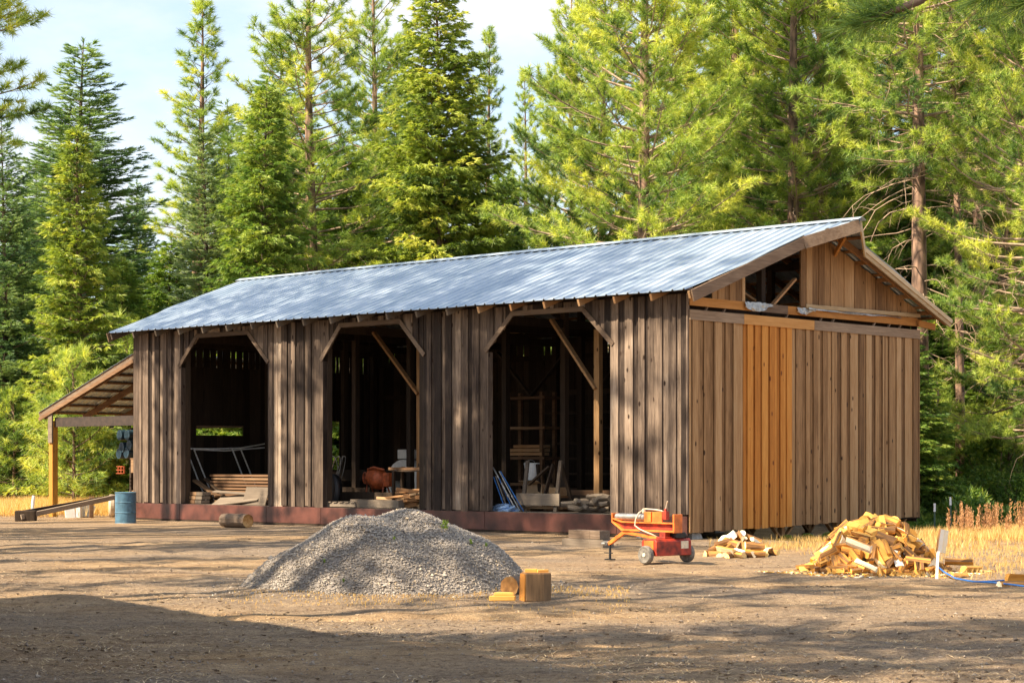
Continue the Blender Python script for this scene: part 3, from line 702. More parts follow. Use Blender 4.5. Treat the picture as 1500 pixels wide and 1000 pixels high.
# chopping block and cut wood at the foot of the heap
def log_mesh(L, r, seed, n=20, squash=1.0, cut='pile_wood'):
    rnd = random.Random(seed); mb = MB()
    ring = [r * (1 + .05 * math.sin(3 * k + seed) + rnd.uniform(-.04, .04)) for k in range(n)]
    return ring
def log(name, loc, L, r, rz, label, cat, seed, upright=False, group=None, barn=False, squash=1.0):
    """a round of wood: bark body with two cut faces"""
    rnd = random.Random(seed); n = 22
    ring = [r * (1 + .045 * math.sin(2.6 * k + seed) + rnd.uniform(-.03, .03)) for k in range(n)]
    ax = Vector((0, 0, 1)) if upright else Vector((1, 0, 0))
    def P(t, k, f=1.0):
        a = 2 * math.pi * k / n; u, v = ring[k] * f * math.cos(a), ring[k] * f * math.sin(a) * squash
        return Vector((u, v, t * L)) if upright else Vector((t * L - L / 2, u, v + r * squash))
    e = empty(name, loc if not barn else bw(*loc), rz + (BA if barn else 0), label, cat, group)
    b = MB(); m = 6
    b.add([P(i / m, k, 1 + .02 * math.sin(i * 2 + k)) for i in range(m + 1) for k in range(n)], [(i * n + k, i * n + (k + 1) % n, (i + 1) * n + (k + 1) % n, (i + 1) * n + k) for i in range(m) for k in range(n)], .35)
    b.build('bark', M['bark' if not upright else 'block_side'], e)
    for t in (0, 1):
        c = MB(); q = P(t, 0, 0); c.add([P(t, k) for k in range(n)] + [q], [(k, (k + 1) % n, n) if t else ((k + 1) % n, k, n) for k in range(n)], .5); c.build('cut_face', M['end_grain'], e)
    return e
# end grain with rings
m, N, L_, b = mat_new('end_grain'); M['end_grain'] = m
tc = node(N, 'ShaderNodeTexCoord'); no = node(N, 'ShaderNodeTexNoise', Scale=14, Detail=6); L_.new(tc.outputs['Object'], no.inputs['Vector'])
no2 = node(N, 'ShaderNodeTexNoise', Scale=3, Detail=3); L_.new(tc.outputs['Object'], no2.inputs['Vector'])
ad = node(N, 'ShaderNodeMath', operation='MULTIPLY_ADD'); ad.inputs[1].default_value = .6; L_.new(no.outputs['Fac'], ad.inputs[0]); L_.new(no2.outputs['Fac'], ad.inputs[2])
r = ramp(N, [(.55, (.16, .07, .022)), (.8, (.46, .22, .065)), (1.0, (.66, .42, .18))]); L_.new(ad.outputs[0], r.inputs[0]); L_.new(r.outputs[0], b.inputs['Base Color']); b.inputs['Roughness'].default_value = .85
M['block_side'] = wood('block_side_wood', [(0, (.06, .032, .018)), (.5, (.19, .115, .06)), (1, (.40, .24, .12))], 'Z', False, grain=34, bump=.8)
p = ground_at(785, 878); S = p.y / FPX
# the block is square-split: a thick slab standing on end with a narrow side
e = empty('chopping_block', (p.x, p.y + .12, -.02), R(14), 'upright split chopping block at the right foot of the gravel heap', 'block')
mb = MB(); mb.prism([(-.155, -.13, 0), (.06, -.15, 0), (.16, -.12, 0), (.165, .1, 0), (.05, .15, 0), (-.15, .13, 0)], (0, 0, .335), .5); mb.build('body', M['block_side'], e, bevel=.012)
mb = MB(); mb.prism([(-.145, -.12, .336), (.06, -.14, .336), (.15, -.11, .336), (.155, .09, .336), (.05, .14, .336), (-.14, .12, .336)], (0, 0, .004)); mb.build('cut_face', M['end_grain'], e)
mb = MB(); mb.box((-.163, -.0, .165), (.012, .24, .32), Matrix.Rotation(.03, 3, 'Y')); mb.build('split_face', M['new_wood'], e)
for i, (dx, dy, rz, lb) in enumerate(((-.06, .0, .1, 'orange wood chip lying on the chopping block, at its left'), (.0, .05, -.3, 'orange wood chip in the middle of the chopping block top'), (.08, .0, .4, 'orange wood chip lying on the chopping block, at its right'))):
    mb = MB(); mb.prism([(-.075, -.03, 0), (.07, -.025, 0), (.08, .02, 0), (-.06, .035, 0)], (0, 0, .032 + .01 * (i == 0)), .45)
    single(mb, 'wood_chip', 'pile_wood', (p.x + dx, p.y + .12 + dy, .319), rz, lb, 'wood chip', 'chips on the chopping block', barn=False, bevel=.004)
q = ground_at(748, 872)
log('log_round', (q.x + .02, q.y + .16, -.02), .16, .125, R(62), 'round slice of log on edge, orange cut face, beside the chopping block', 'log', 4)
q = ground_at(735, 878)
mb = MB(); mb.prism([(-.16, -.06, 0), (.15, -.07, 0), (.17, .02, 0), (-.1, .07, 0)], (.0, .0, .06), .4); mb.prism([(-.1, -.03, .06), (.14, -.05, .06), (.1, .02, .06), (-.06, .03, .06)], (0, 0, .04), .5)
single(mb, 'split_wedge', 'pile_wood', (q.x, q.y, -.01), .1, 'yellow split of wood lying flat in front of the log slice', 'firewood', barn=False, bevel=.008)

# firewood
def split_mesh(seed, L=.40, pale=False, tone=None):
    rnd = random.Random(seed); r = rnd.uniform(.075, .125); ang = rnd.choice((1.0, 1.4, 1.9, 2.6, 3.0)); n = 5
    arc = [Vector((0, r * math.cos(ang * (k / n - .5)) - r * .45, r * math.sin(ang * (k / n - .5)))) for k in range(n + 1)]
    apex = Vector((0, -r * .45 + rnd.uniform(-.01, .02), rnd.uniform(-.015, .015)))
    sec = arc + [apex]; mb = MB(); m = len(sec); tw = rnd.uniform(-.12, .12); L *= rnd.uniform(.88, 1.12)
    def S(x, s_=1.0): 
        q = Matrix.Rotation(tw * x, 3, 'X'); return [q @ (v * s_) + Vector((x, 0, .012 * math.sin(3 * x + seed))) for v in sec]
    rows = [S(-L / 2 + L * i / 4, 1 + rnd.uniform(-.06, .06)) for i in range(5)]
    base = rnd.uniform(.22, .62) if not pale else rnd.uniform(.80, 1.0)
    if rnd.random() < .2: base = rnd.uniform(.80, 1.0) if not pale else rnd.uniform(.3, .6)
    if tone: base = rnd.uniform(*tone)
    for k in range(m):
        t = (rnd.uniform(.0, .10) if k < n else min(1, base + rnd.uniform(-.08, .08)))
        V = [row[j % m] for row in rows for j in (k, k + 1)]
        mb.add(V, [(2 * i, 2 * i + 1, 2 * i + 3, 2 * i + 2)[::-1] for i in range(4)], t)
    mb.add(rows[0], [tuple(range(m))], base - .05); mb.add(rows[-1], [tuple(range(m))[::-1]], base - .05)
    return mb.mesh('firewood', M['pile_wood'])
SPL = [split_mesh(100 + i) for i in range(14)]; SPW = [split_mesh(300 + i, pale=True) for i in range(8)]; SPG = [split_mesh(500 + i, tone=(.74, .97)) for i in range(9)]
def piece(me, loc, yaw, pitch, roll, label, group, scale=1.0):
    o = bpy.data.objects.new('firewood', me); COL.objects.link(o); o.location = loc; o.rotation_mode = 'XYZ'
    o.rotation_euler = (Matrix.Rotation(yaw, 3, 'Z') @ Matrix.Rotation(pitch, 3, 'Y') @ Matrix.Rotation(roll, 3, 'X')).to_euler(); o.scale = (scale,) * 3
    return tag(o, label, 'firewood', group)
def heap(cx, cy, rx, ry, H, n, meshes, label, group, seed, pale=0.0, size=1.0, top_flat=1.7):
    rnd = random.Random(seed); pts = []
    def hh(x, y):
        r = math.sqrt((x / rx) ** 2 + (y / ry) ** 2); return H * max(0, 1 - r ** top_flat)
    for i in range(n):
        t = (i + .5) / n; rr = math.sqrt(t) * 1.02; a = i * 2.39996 + rnd.uniform(-.25, .25)
        x, y = rx * rr * math.cos(a), ry * rr * math.sin(a); z0 = hh(x, y)
        lay = 1.0 if i % 5 else rnd.uniform(.45, .8)
        z = max(.05, z0 * lay - .03 + rnd.uniform(-.03, .03))
        yaw = rnd.uniform(0, 6.28); dx, dy = math.cos(yaw) * .15, math.sin(yaw) * .15
        sl = (hh(x + dx, y + dy) - hh(x - dx, y - dy)) / .3
        pitch = -math.atan(sl) * .85 + rnd.gauss(0, .2)
        if z < .1: pitch *= .2
        me = rnd.choice(SPW) if rnd.random() < pale else rnd.choice(meshes)
        piece(me, (cx + x, cy + y, z + float(gz(cx + x, cy + y))), yaw, pitch, rnd.uniform(0, 6.28), label, group, size * rnd.uniform(.85, 1.1))
heap(5.50, 29.75, 1.0, .92, .85, 285, SPL, 'split orange firewood log in the large sunlit heap right of the barn', 'firewood logs of the large heap', 5, .14, .80, 1.9)
heap(3.93, 33.9, .58, .5, .40, 46, SPG, 'pale grey split log in the small heap under the barn gable', 'firewood logs of the small heap', 6, .0, .82, 1.5)
def one(px, py, D, me, yaw, pitch, roll, label, s=1.0, group='stray firewood logs'):
    p = at(px, py, D); piece(me, p, yaw, pitch, roll, label, group, s)
one(1379, 792, 29.3, SPW[2], .3, R(-80), .4, 'white split log standing upright at the right end of the large firewood heap', .8)
one(1258, 797, 28.75, SPW[1], -.5, .35, .8, 'broad white split log facing out from the middle of the large heap', .95)
one(1268, 829, 28.6, SPW[3], -.7, .35, .2, 'long white split log slanting at the front foot of the large heap', .9)
one(1345, 819, 28.8, SPW[4], -.25, .12, 1.8, 'white split log lying at the right front of the large heap', .85)
one(1405, 822, 29.6, SPW[5], -.2, .0, 1.2, 'pale split log lying flat between the heap and the dry grass')
one(1422, 834, 29.2, SPL[3], .5, 0, 1.0, 'short yellow split lying alone right of the large heap', .75)
one(1406, 843, 28.4, SPL[5], .3, 0, 2.0, 'small orange split lying beside the blue hose', .6)
one(1487, 857, 26.2, SPW[6], .15, 0, 1.4, 'pale yellow split at the right edge beyond the blue hose', 1.15)
one(1492, 847, 26.6, SPL[7], .4, .08, .4, 'brown split resting on the pale one at the right edge', .9)

# white stake, blue hose, steel fence posts
p = ground_at(1373, 845)
mb = MB(); mb.box((0, 0, .17), (.035, .03, .38), Matrix.Rotation(.05, 3, 'Y')); mb.prism([(-.0175 + .018, -.015, .36), (.0175 + .018, -.015, .36), (.0175 + .018, .015, .36), (-.0175 + .018, .015, .36)], (0, 0, .025))
single(mb, 'marker_stake', 'white_paint', (p.x, p.y, -.02), 0, 'thin white stake in the ground at the front right of the firewood heap', 'stake', barn=False)
pts = [(1374, 830, 28.9), (1384, 838, 28.6), (1400, 846, 27.9), (1425, 850.5, 27.2), (1455, 852, 27.0), (1482, 855, 26.6), (1505, 858, 26.0), (1540, 862, 25.4)]
mb = MB(); mb.tube([ground_at(a, b_ + 2) + Vector((0, 0, .012)) if i > 1 else at(a, b_, d) for i, (a, b_, d) in enumerate(pts)], .013, 8, .5)
mb.tube([ground_at(a, b_) + Vector((0, 0, .01)) for a, b_ in ((1430, 852.5), (1450, 852), (1475, 850), (1495, 849), (1530, 850))], .011, 8, .5)
tag(mb.build('garden_hose', M['blue_plastic'], smooth=True), 'blue hose running from the large firewood heap to the right edge', 'hose')
for px, D, py, lb in ((1369, 47, 712, 'white-topped green steel fence post nearest the barn corner'), (1394, 48, 702, 'white-topped green steel fence post farther from the barn, slightly leaning')):
    t = at(px, py, D); e = empty('fence_post', (t.x, t.y, float(gz(t.x, t.y)) - .05), .2, lb, 'fence post', 'fence posts at the wood edge')
    if px == 1394: e.rotation_euler.y = -.03
    h = t.z + .05; mb = MB(); mb.box((0, 0, h / 2), (.045, .008, h)); mb.box((0, .018, h / 2), (.008, .03, h)); mb.build('shaft', M['green_post'], e)
    mb = MB(); mb.box((0, -.001, h - .09), (.052, .016, .20)); mb.box((0, .02, h - .09), (.016, .036, .195)); mb.build('painted_tip', M['white_paint'], e)

# log splitter on two wheels
sp = empty('log_splitter', (2.50, 31.72, -.01), math.atan2(-.75, .65), 'orange and red towable log splitter on two small wheels before the barn corner', 'log splitter')
mb = MB()                                                     # I-beam with an upturned nose
for z0, th in ((.515, .03), (.645, .022)): mb.box((-.37, 0, z0), (1.21, .15, th))
mb.bar((-.97, 0, .515), (-1.2, 0, .645), .15, .028); mb.bar((-1.2, 0, .64), (-1.2, 0, .79), .15, .03, (1, 0, 0)); mb.bar((-.97, 0, .645), (-1.2, 0, .70), .15, .02)
mb.build('beam_flanges', M['orange_paint'], sp, bevel=.004)
mb = MB(); mb.prism([(-1.17, -.012, .65), (-.97, -.012, .53), (.228, -.012, .53), (.228, -.012, .637), (-.97, -.012, .637)], (0, .024, 0)); mb.build('beam_web', M['red_paint'], sp)
mb = MB(); mb.box((.245, 0, .645), (.035, .19, .30)); mb.build('end_plate', M['orange_paint'], sp, bevel=.005)
mb = MB(); mb.lathe([(.0, 0), (.052, .0), (.055, .01), (.055, .62), (.06, .62), (.06, .68), (.05, .69), (0, .69)], (-1.16, 0, .73), (1, 0, 0), 20); mb.build('hydraulic_cylinder', M['steel'], sp, smooth=False)
mb = MB(); mb.lathe([(.022, 0), (.022, .2)], (-.48, 0, .73), (1, 0, 0), 12); mb.build('ram_rod', M['steel'], sp)
mb = MB(); mb.box((-.36, 0, .74), (.16, .16, .17)); mb.build('pusher_block', M['orange_paint'], sp, bevel=.006)
mb = MB(); mb.prism([(-.26, -.07, .657), (-.1, -.01, .657), (-.1, .01, .657), (-.26, .07, .657)], (0, 0, .17)); mb.build('wedge', M['orange_paint'], sp)
mb = MB(); mb.box((-.05, .03, .77), (.09, .08, .14)); mb.box((-.05, .03, .85), (.04, .04, .06)); mb.build('control_valve', M['red_paint'], sp, bevel=.006)
mb = MB(); mb.tube([(-.05, .03, .87), (-.03, .03, .95), (.0, .02, 1.0)], [.008, .007, .01], 8); mb.build('valve_lever', M['hose_beige'], sp)
mb = MB(); mb.lathe([(0, 0), (.03, .0), (.035, .03), (.03, .07), (0, .08)], (-.5, -.02, .8), (0, 0, 1), 12); mb.build('hose_fitting', M['hose_beige'], sp)
mb = MB(); mb.tube([(-.5, -.02, .86), (-.55, -.09, .80), (-.59, -.12, .70), (-.6, -.13, .60), (-.5, -.12, .54), (-.36, -.12, .5), (-.25, -.08, .46), (-.16, -.05, .42)], .012, 8); mb.build('hydraulic_hose', M['hose_beige'], sp, smooth=True)
mb = MB(); mb.tube([(-.48, -.02, .87), (-.4, .0, .865), (-.28, .02, .86), (-.15, .03, .845), (-.08, .03, .82)], .012, 8); mb.build('hydraulic_hose', M['hose_beige'], sp, smooth=True)
mb = MB(); mb.prism([(-.17, -.40, .13), (.17, -.40, .13), (.17, -.40, .36), (.13, -.40, .40), (-.13, -.40, .40), (-.17, -.40, .36)], (0, .80, 0)); mb.build('oil_tank', M['red_paint'], sp, bevel=.01)
mb = MB(); mb.box((.172, .24, .30), (.008, .17, .12)); mb.build('maker_plate', M['rim'], sp)
mb = MB(); mb.box((0, -.405, .30), (.22, .012, .15)); mb.build('tank_end_panel', M['orange_paint'], sp, bevel=.004)
mb = MB(); mb.box((-.02, -.02, .455), (.13, .12, .10)); mb.box((-.02, -.02, .415), (.2, .2, .03)); mb.build('pivot_post', M['red_paint'], sp, bevel=.006)
mb = MB(); mb.box((.06, .16, .455), (.2, .22, .09)); mb.lathe([(0, 0), (.05, 0), (.05, .06), (0, .06)], (.06, .3, .44), (0, 1, 0), 14); mb.build('engine', M['black_metal'], sp, bevel=.006)
mb = MB(); mb.bar((-.14, -.05, .40), (-.95, -.02, .475), .05, .05); mb.bar((-.95, -.02, .475), (-1.34, -.0, .27), .055, .06); mb.build('tongue', M['orange_paint'], sp, bevel=.004)
mb = MB(); mb.lathe([(.022, 0), (.022, .3)], (-1.32, 0, .0), (0, 0, 1), 12); mb.box((-1.32, 0, .012), (.14, .12, .02)); mb.box((-1.36, 0, .12), (.2, .02, .016)); mb.build('jack_stand', M['black_metal'], sp)
mb = MB(); mb.lathe([(0, 0), (.03, 0), (.034, .05), (.02, .1), (0, .1)], (-1.42, 0, .27), (-1, 0, .0), 12); mb.box((-1.4, 0, .3), (.14, .05, .03)); mb.build('hitch_coupler', M['steel'], sp)
for s_ in (-1, 1):
    w = MB(); y = s_ * .47; w.lathe([(.098, -.045), (.128, -.052), (.146, -.034), (.149, 0), (.146, .034), (.128, .052), (.098, .045)], (0, y, .149), (0, 1, 0), 28)
    wo = w.build('wheel', M['rubber'], sp, smooth=False)
    q = MB(); q.lathe([(.10, -.038), (.10, -.02), (.07, -.012), (.068, -.03), (.03, -.038), (.028, -.055), (0, -.056)], (0, y, .149), (0, 1 if s_ < 0 else -1, 0), 24); q.lathe([(.10, -.03), (.10, .03)], (0, y, .149), (0, 1, 0), 24); q.build('rim', M['rim'], wo)
    q = MB()
    for k in range(5): q.lathe([(0, 0), (.008, 0), (.008, .01), (0, .011)], (.045 * math.cos(k * 1.257), y + s_ * .03, .149 + .045 * math.sin(k * 1.257)), (0, s_, 0), 8)
    q.build('wheel_nuts', M['orange_paint'], wo)
mb = MB(); mb.lathe([(.018, -.46), (.018, .46)], (0, 0, .149), (0, 1, 0), 10); mb.build('axle', M['black_metal'], sp)

# logs and timbers lying at the skirt
q = ground_at(341, 771); a_, b_ = to_barn(q.x, q.y)
log('log', (a_ + .0, b_ + .1, -.02), .95, .17, 0, 'short grey log lying against the red-brown skirt near the left doorway', 'log', 8, barn=True)
for i, (px, py, z, L_, lb, mt) in enumerate(((851, 799, 0, 1.0, 'pale lower timber of the pair in front of the skirt, left of the log splitter', 'grey_lumber'), (853, 788, .165, .85, 'dark upper timber of the pair in front of the skirt, left of the log splitter', 'bark'))):
    g = floor_at(px, 800, 0); mb = MB(); mb.box((0, 0, .08), (L_, .34 - .06 * i, .16)); mb.box((L_ * .18, -.172 + .03 * i, .08), (.01, .004, .14))
    single(mb, 'timber_block', mt, (g.x, g.y + .2, z - .02 + i * .002), .05 - .12 * i, lb, 'timber', 'timbers in front of the skirt', bevel=.015)
g = floor_at(884, 789, .0); mb = MB(); mb.box((0, 0, .05), (.1, .12, .1)); mb.lathe([(.03, .1), (.035, .16), (.02, .22), (0, .23)], (0, 0, 0), (0, 0, 1), 10); single(mb, 'jack_head', 'concrete', (g.x + .25, g.y + .9, 0), .2, 'small pale block by the skirt beside the splitter hitch', 'block')
# blue drum and the ramp by the lean-to
q = ground_at(184, 765)
e = empty('steel_drum', (q.x, q.y, -.02), 0, 'faded blue steel drum at the left corner of the barn', 'drum')
mb = MB(); H = .83; r = .275; mb.lathe([(0, 0), (r, 0), (r + .012, .01), (r, .025), (r, .27), (r + .014, .285), (r, .30), (r, .55), (r + .014, .565), (r, .58), (r, H - .03), (r + .014, H - .015), (r, H), (r - .02, H - .015), (0, H - .02)], (0, 0, 0), (0, 0, 1), 36); mb.build('body', M['blue_paint'], e)
mb = MB(); mb.lathe([(0, 0), (r - .025, 0), (r - .025, .006), (0, .008)], (0, 0, H - .018), (0, 0, 1), 36); mb.build('lid', M['bark'], e)
def long_beam(p0, p1, w, h, name, mt, label, cat, group):
    mb = MB(); mid = (Vector(p0) + Vector(p1)) / 2; mb.bar(Vector(p0) - mid, Vector(p1) - mid, w, h); o = mb.build(name, M[mt], bevel=.006); o.location = mid; return tag(o, label, cat, group)
DL = 55.5
long_beam(at(30, 757, 54.0), at(172, 727, 55.8), .14, .13, 'plank', 'bark', 'front dark plank of the low ramp leaning up to the drum', 'plank', 'ramp planks left of the barn')
long_beam(at(34, 750, 54.8), at(195, 722, 56.6), .14, .11, 'plank', 'dark_wood', 'rear dark plank of the low ramp leaning up to the drum', 'plank', 'ramp planks left of the barn')
mb = MB(); p0 = at(38, 760, 54.2); mb.box((0, 0, .0), (.55, .4, .30)); o = single(mb, 'timber_block', 'dark_wood', (p0.x, p0.y, .12), .1, 'dark timber block under the low end of the ramp', 'timber', barn=False, bevel=.02)
for i, (px, py, D, w, h, d, rz, lb) in enumerate(((103, 751, 57.0, .3, .38, .2, .2, 'left white block in the dry grass under the ramp'), (114, 750, 57.4, .22, .42, .2, -.1, 'thin white block standing beside the left one under the ramp'), (126, 748, 57.8, .5, .36, .3, .25, 'larger pale block in the dry grass under the ramp'))):
    p0 = at(px, py, D); mb = MB(); mb.box((0, 0, 0), (w, d, h), Matrix.Rotation(.12 * (i - 1), 3, 'Y')); single(mb, 'concrete_block', 'white_paint' if i < 2 else 'concrete', (p0.x, p0.y, max(p0.z, .15)), rz, lb, 'block', 'pale blocks under the ramp', barn=False, bevel=.02)
for i, (px, D, h, lb) in enumerate(((134, 57, .62, 'red-brown short post under the ramp, left of the drum'),)):
    p0 = at(px, 745, D); mb = MB(); mb.box((0, 0, h / 2), (.13, .12, h)); mb.box((.0, -.065, h / 2), (.09, .012, h - .1)); single(mb, 'short_post', 'lumber', (p0.x, p0.y, -.02), .2, lb, 'post', barn=False, bevel=.01)
p0 = at(47, 741, 57.5); mb = MB(); mb.tube([(0, 0, 0), (.02, 0, .35), (.05, 0, .62)], [.05, .05, .045], 10); single(mb, 'white_pipe', 'white_paint', (p0.x, p0.y, 0), 0, 'short white pipe standing in the dry grass left of the ramp', 'pipe', barn=False)
p0 = at(164, 752, 57.3); mb = MB(); mb.lathe([(.22, -.08), (.30, -.09), (.33, -.05), (.33, .05), (.30, .09), (.22, .08)], (0, 0, .33), (1, .25, 0), 28); single(mb, 'old_tyre', 'hose_beige', (p0.x, p0.y, 0), 0, 'old pale tyre standing behind the blue drum', 'tyre', barn=False)
for i in range(9):
    p0 = at(158 + 4.2 * i, 722 - (i % 4) * 2.5 - i * .5, 57.2 + .16 * (i % 3)); mb = MB(); mb.box((0, 0, 0), (random.uniform(.7, 1.2), .17, .05), Matrix.Rotation(random.uniform(-.12, .12), 3, 'Y')); mb.box((.1, 0, .028), (.4, .12, .012))
    single(mb, 'scrap_board', 'lumber', (p0.x, p0.y, p0.z), random.uniform(-.4, .4), 'rough board in the loose stack above the drum under the lean-to', 'board', 'loose boards above the drum')
mb = MB(); p0 = at(178, 728, 57.3); 
e = barn_thing('storage_rack', (-LEN - .95, 1.6, 0), 0, 'wooden rack of pipes against the left wall under the lean-to', 'rack')
for x in (-.75, .8):
    for y in (-.5, .5): q = MB(); q.box((x, y, 1.3), (.08, .08, 2.6)); q.build('upright', M['dark_wood'], e)
for z in (.75, 1.42, 1.68, 2.12): q = MB(); q.box((0, 0, z), (1.66, 1.05, .045)); q.build('shelf', M['lumber'], e)
for i, (px, py) in enumerate(((183, 637), (194, 637), (186, 655), (197, 652), (182, 664), (193, 663))):
    pt = front(px, py, 1.0); mb = MB(); mb.lathe([(.135, 0), (.15, 0), (.15, 1.0), (.135, 1.0), (.135, 0)], (0, 0, 0), (.12, 1, 0), 20); single(mb, 'pipe', 'pipe_blue', (pt.x, .8, pt.z), 0, 'dull blue plastic pipe end on the rack under the lean-to', 'pipe', 'pipes stored on the rack')
pt = front(180, 688, .6); mb = MB()
for k in range(3): mb.box((-.35 + .14 * k, 0, 0), (.02, .04, .22)); mb.box((-.28, 0, -.1 + .1 * k), (.32, .04, .02))
single(mb, 'wire_crate', 'mixer_orange', (pt.x, .7, pt.z), 0, 'small orange slatted crate on the rack under the lean-to', 'crate')
pt = front(186, 682, .7); mb = MB(); mb.box((0, 0, 0), (.42, .4, .4)); mb.box((0, -.2, .205), (.44, .03, .03)); single(mb, 'rusty_box', 'lumber', (pt.x + .25, 1.0, pt.z), 0, 'brown box on the rack under the lean-to, right of the orange crate', 'box', bevel=.01)

# ---- inside: left doorway
BD = {}
def board(loc, L, w, t, rz, label, mt='lumber', group=None, tilt=0.0, pitch=0.0):
    mb = MB(); mb.box((0, 0, 0), (L, w, t)); mb.box((L / 2 + .001, 0, 0), (.004, w * .98, t * .96), None, .9)
    o = single(mb, 'lumber_board', mt, loc, rz, label, 'board', group, bevel=.003)
    o.rotation_mode = 'XYZ'; o.rotation_euler = (Matrix.Rotation(rz + BA, 3, 'Z') @ Matrix.Rotation(pitch, 3, 'Y') @ Matrix.Rotation(tilt, 3, 'X')).to_euler(); return o
def S(px, y): return front(px, 700, y).x
for i in range(9):
    for j in range(2): board((S(312, .95) + 1.85 + random.uniform(-.05, .06), .95 + j * .32, FZ + .07 + i * .088), 3.6, .29, .055, random.uniform(-.012, .012), 'long brown board in the neat waist-high stack inside the left doorway', 'lumber', 'boards of the neat stack')
for i in range(3): 
    for j in range(2): board((S(287, .35 + .03 * i) + .28 * j + .03 * i, .35 + .03 * i, FZ + .06 + i * .11), .26, .3, .09, .02 * i, 'short block of timber in the low pile at the left jamb of the left doorway', 'grey_lumber' if j else 'lumber', 'short blocks at the left jamb')
board((S(302, .7), .7, FZ + .42), 1.0, .2, .05, .1, 'board tilted over the short blocks beside the neat stack', 'lumber', None, 0, .45)
board((S(315, .8), .8, FZ + .46), .95, .16, .04, .0, 'darker board tilted against the end of the neat stack', 'dark_wood', None, 0, .5)
board((S(350, .35), .35, FZ + .16), 1.9, .5, .03, .05, 'grey sheet of plywood leaning low before the neat stack', 'grey_lumber', None, .5, -.1)
board((S(375, .28), .28, FZ + .24), 1.0, .5, .03, -.04, 'square grey sheet of plywood at the right jamb of the left doorway', 'grey_lumber', None, 1.25, 0)
board((S(340, .42), .42, FZ + .32), 1.5, .14, .03, .02, 'thin pale board lying across the front of the neat stack', 'grey_lumber', None, .2, .04)
TX = -LEN + 1.0
tp = lambda px, py: gable(px, py, TX)
t0 = tp(273, 657)
e = barn_thing('pipe_trestle', (TX, t0.y, FZ), 0, 'grey pipe trestle with slanting legs behind the neat board stack', 'trestle')
loc_ = lambda px, py: tp(px, py) - Vector((TX, t0.y, FZ))
for (p, q) in (((273, 658), (290, 702)), ((284, 658), (300, 698)), ((340, 657), (356, 698)), ((352, 656), (369, 698))):
    u, v = loc_(*p), loc_(*q); v2 = u + (v - u) * (u.z / (u.z - v.z)); 
    mb = MB(); mb.tube([u, v2], .022, 8); mb.build('leg', M['white_paint'], e)
for pts in (((271, 657), (320, 657), (352, 656), (392, 649)), ((284, 658), (330, 660), (392, 655))):
    mb = MB(); mb.tube([loc_(*p) for p in pts], .020, 8); mb.build('rail', M['white_paint'], e)

# ---- middle doorway
e = barn_thing('concrete_mixer', (S(552, 1.9), 1.9, FZ), 0, 'rusty orange concrete mixer inside the middle doorway', 'mixer'); e.scale = (.74, .74, .86)
q = MB(); q.lathe([(.0, -.36), (.14, -.36), (.27, -.25), (.33, -.08), (.33, .10), (.24, .30), (.19, .40), (.17, .40), (.22, .29), (.0, .2)], (.05, 0, .82), (-.75, -.5, .25), 28); q.build('drum', M['mixer_orange'], e)
q = MB(); q.lathe([(.16, 0), (.19, .0), (.19, .03), (.16, .03), (.16, 0)], (-.48, -.1, .85), (-.3, -1, 0), 20); q.bar((-.48 - .16, -.1, .85), (-.48 + .16, -.1, .85), .03, .03); q.bar((-.48, -.1, .69), (-.48, -.1, 1.01), .03, .03, (1, 0, 0)); q.build('tilt_wheel', M['mixer_orange'], e)
for xa, ya, xb, yb in ((-.42, -.05, -.46, -.15), (.4, .0, .5, -.3), (.4, .0, .5, .4), (-.4, 0, -.4, .4)): q = MB(); q.tube([(xa, ya, .8), (xb, yb, 0)], .03, 8); q.build('leg', M['mixer_orange'], e)
q = MB(); q.tube([(-.42, -.05, .85), (-.2, -.25, 1.12), (.15, -.3, 1.18), (.5, -.1, 1.1)], .03, 8); q.build('yoke', M['mixer_orange'], e)
q = MB(); q.box((.62, 0, .8), (.3, .34, .42)); q.build('motor_box', M['mixer_orange'], e, bevel=.03)
e = barn_thing('arched_panel', (front(590, 690, 4.5).x, 4.5, FZ), 0, 'white arched panel standing deep inside the middle doorway', 'panel')
q = MB(); n = 16; ro, ri = .66, .47
out = [(ro * math.cos(math.pi * k / n), 0, .55 + ro * math.sin(math.pi * k / n)) for k in range(n + 1)] + [(ri * math.cos(math.pi * k / n), 0, .55 + ri * math.sin(math.pi * k / n)) for k in range(n, -1, -1)]
V = [Vector(p_) for p_ in out] + [Vector(p_) + Vector((0, .35, 0)) for p_ in out]; mN = len(out)
F = [(i, i + 1, mN - 2 - i, mN - 1 - i) for i in range(n)] + [(mN + i, mN + mN - 1 - i, mN + mN - 2 - i, mN + i + 1) for i in range(n)] + [(i, mN + i, mN + i + 1, i + 1) for i in range(mN - 1)] 
q.add(V, F, .5); q.box((-.565, .175, .27), (.19, .35, .56)); q.box((.565, .175, .27), (.19, .35, .56)); q.build('arch', M['white_paint'], e)
q = MB(); q.box((.0, .18, 1.36), (.5, .3, .26)); q.build('top_box', M['white_paint'], e, bevel=.02)
for i in range(3):
    pt = front(492, 725, .9); mb = MB(); mb.lathe([(.30, -.05), (.38, -.06), (.42, 0), (.38, .06), (.30, .05)], (0, 0, .42), (.35, 1, 0), 28); single(mb, 'old_tyre', 'black_metal' if i else 'rope', (S(486, .8 + .3 * i) + .06 * i, .8 + .3 * i, FZ), 0, ('grey tyre leaning at the left jamb of the middle doorway', 'black tyre just behind the grey one at the left jamb', 'rearmost black tyre behind the left jamb')[i], 'tyre', 'tyres at the left jamb')
mb = MB()
for k in range(4):
    c0 = front(488, 665, 2.2); aa = [2 * math.pi * j / 22 for j in range(23)]
    mb.tube([(.20 * math.sin(t + k) * (1 + .08 * k) + .05 * k, .03 * k, .5 * math.cos(t + .3 * k)) for t in aa], .011, 6, .5, cap=False)
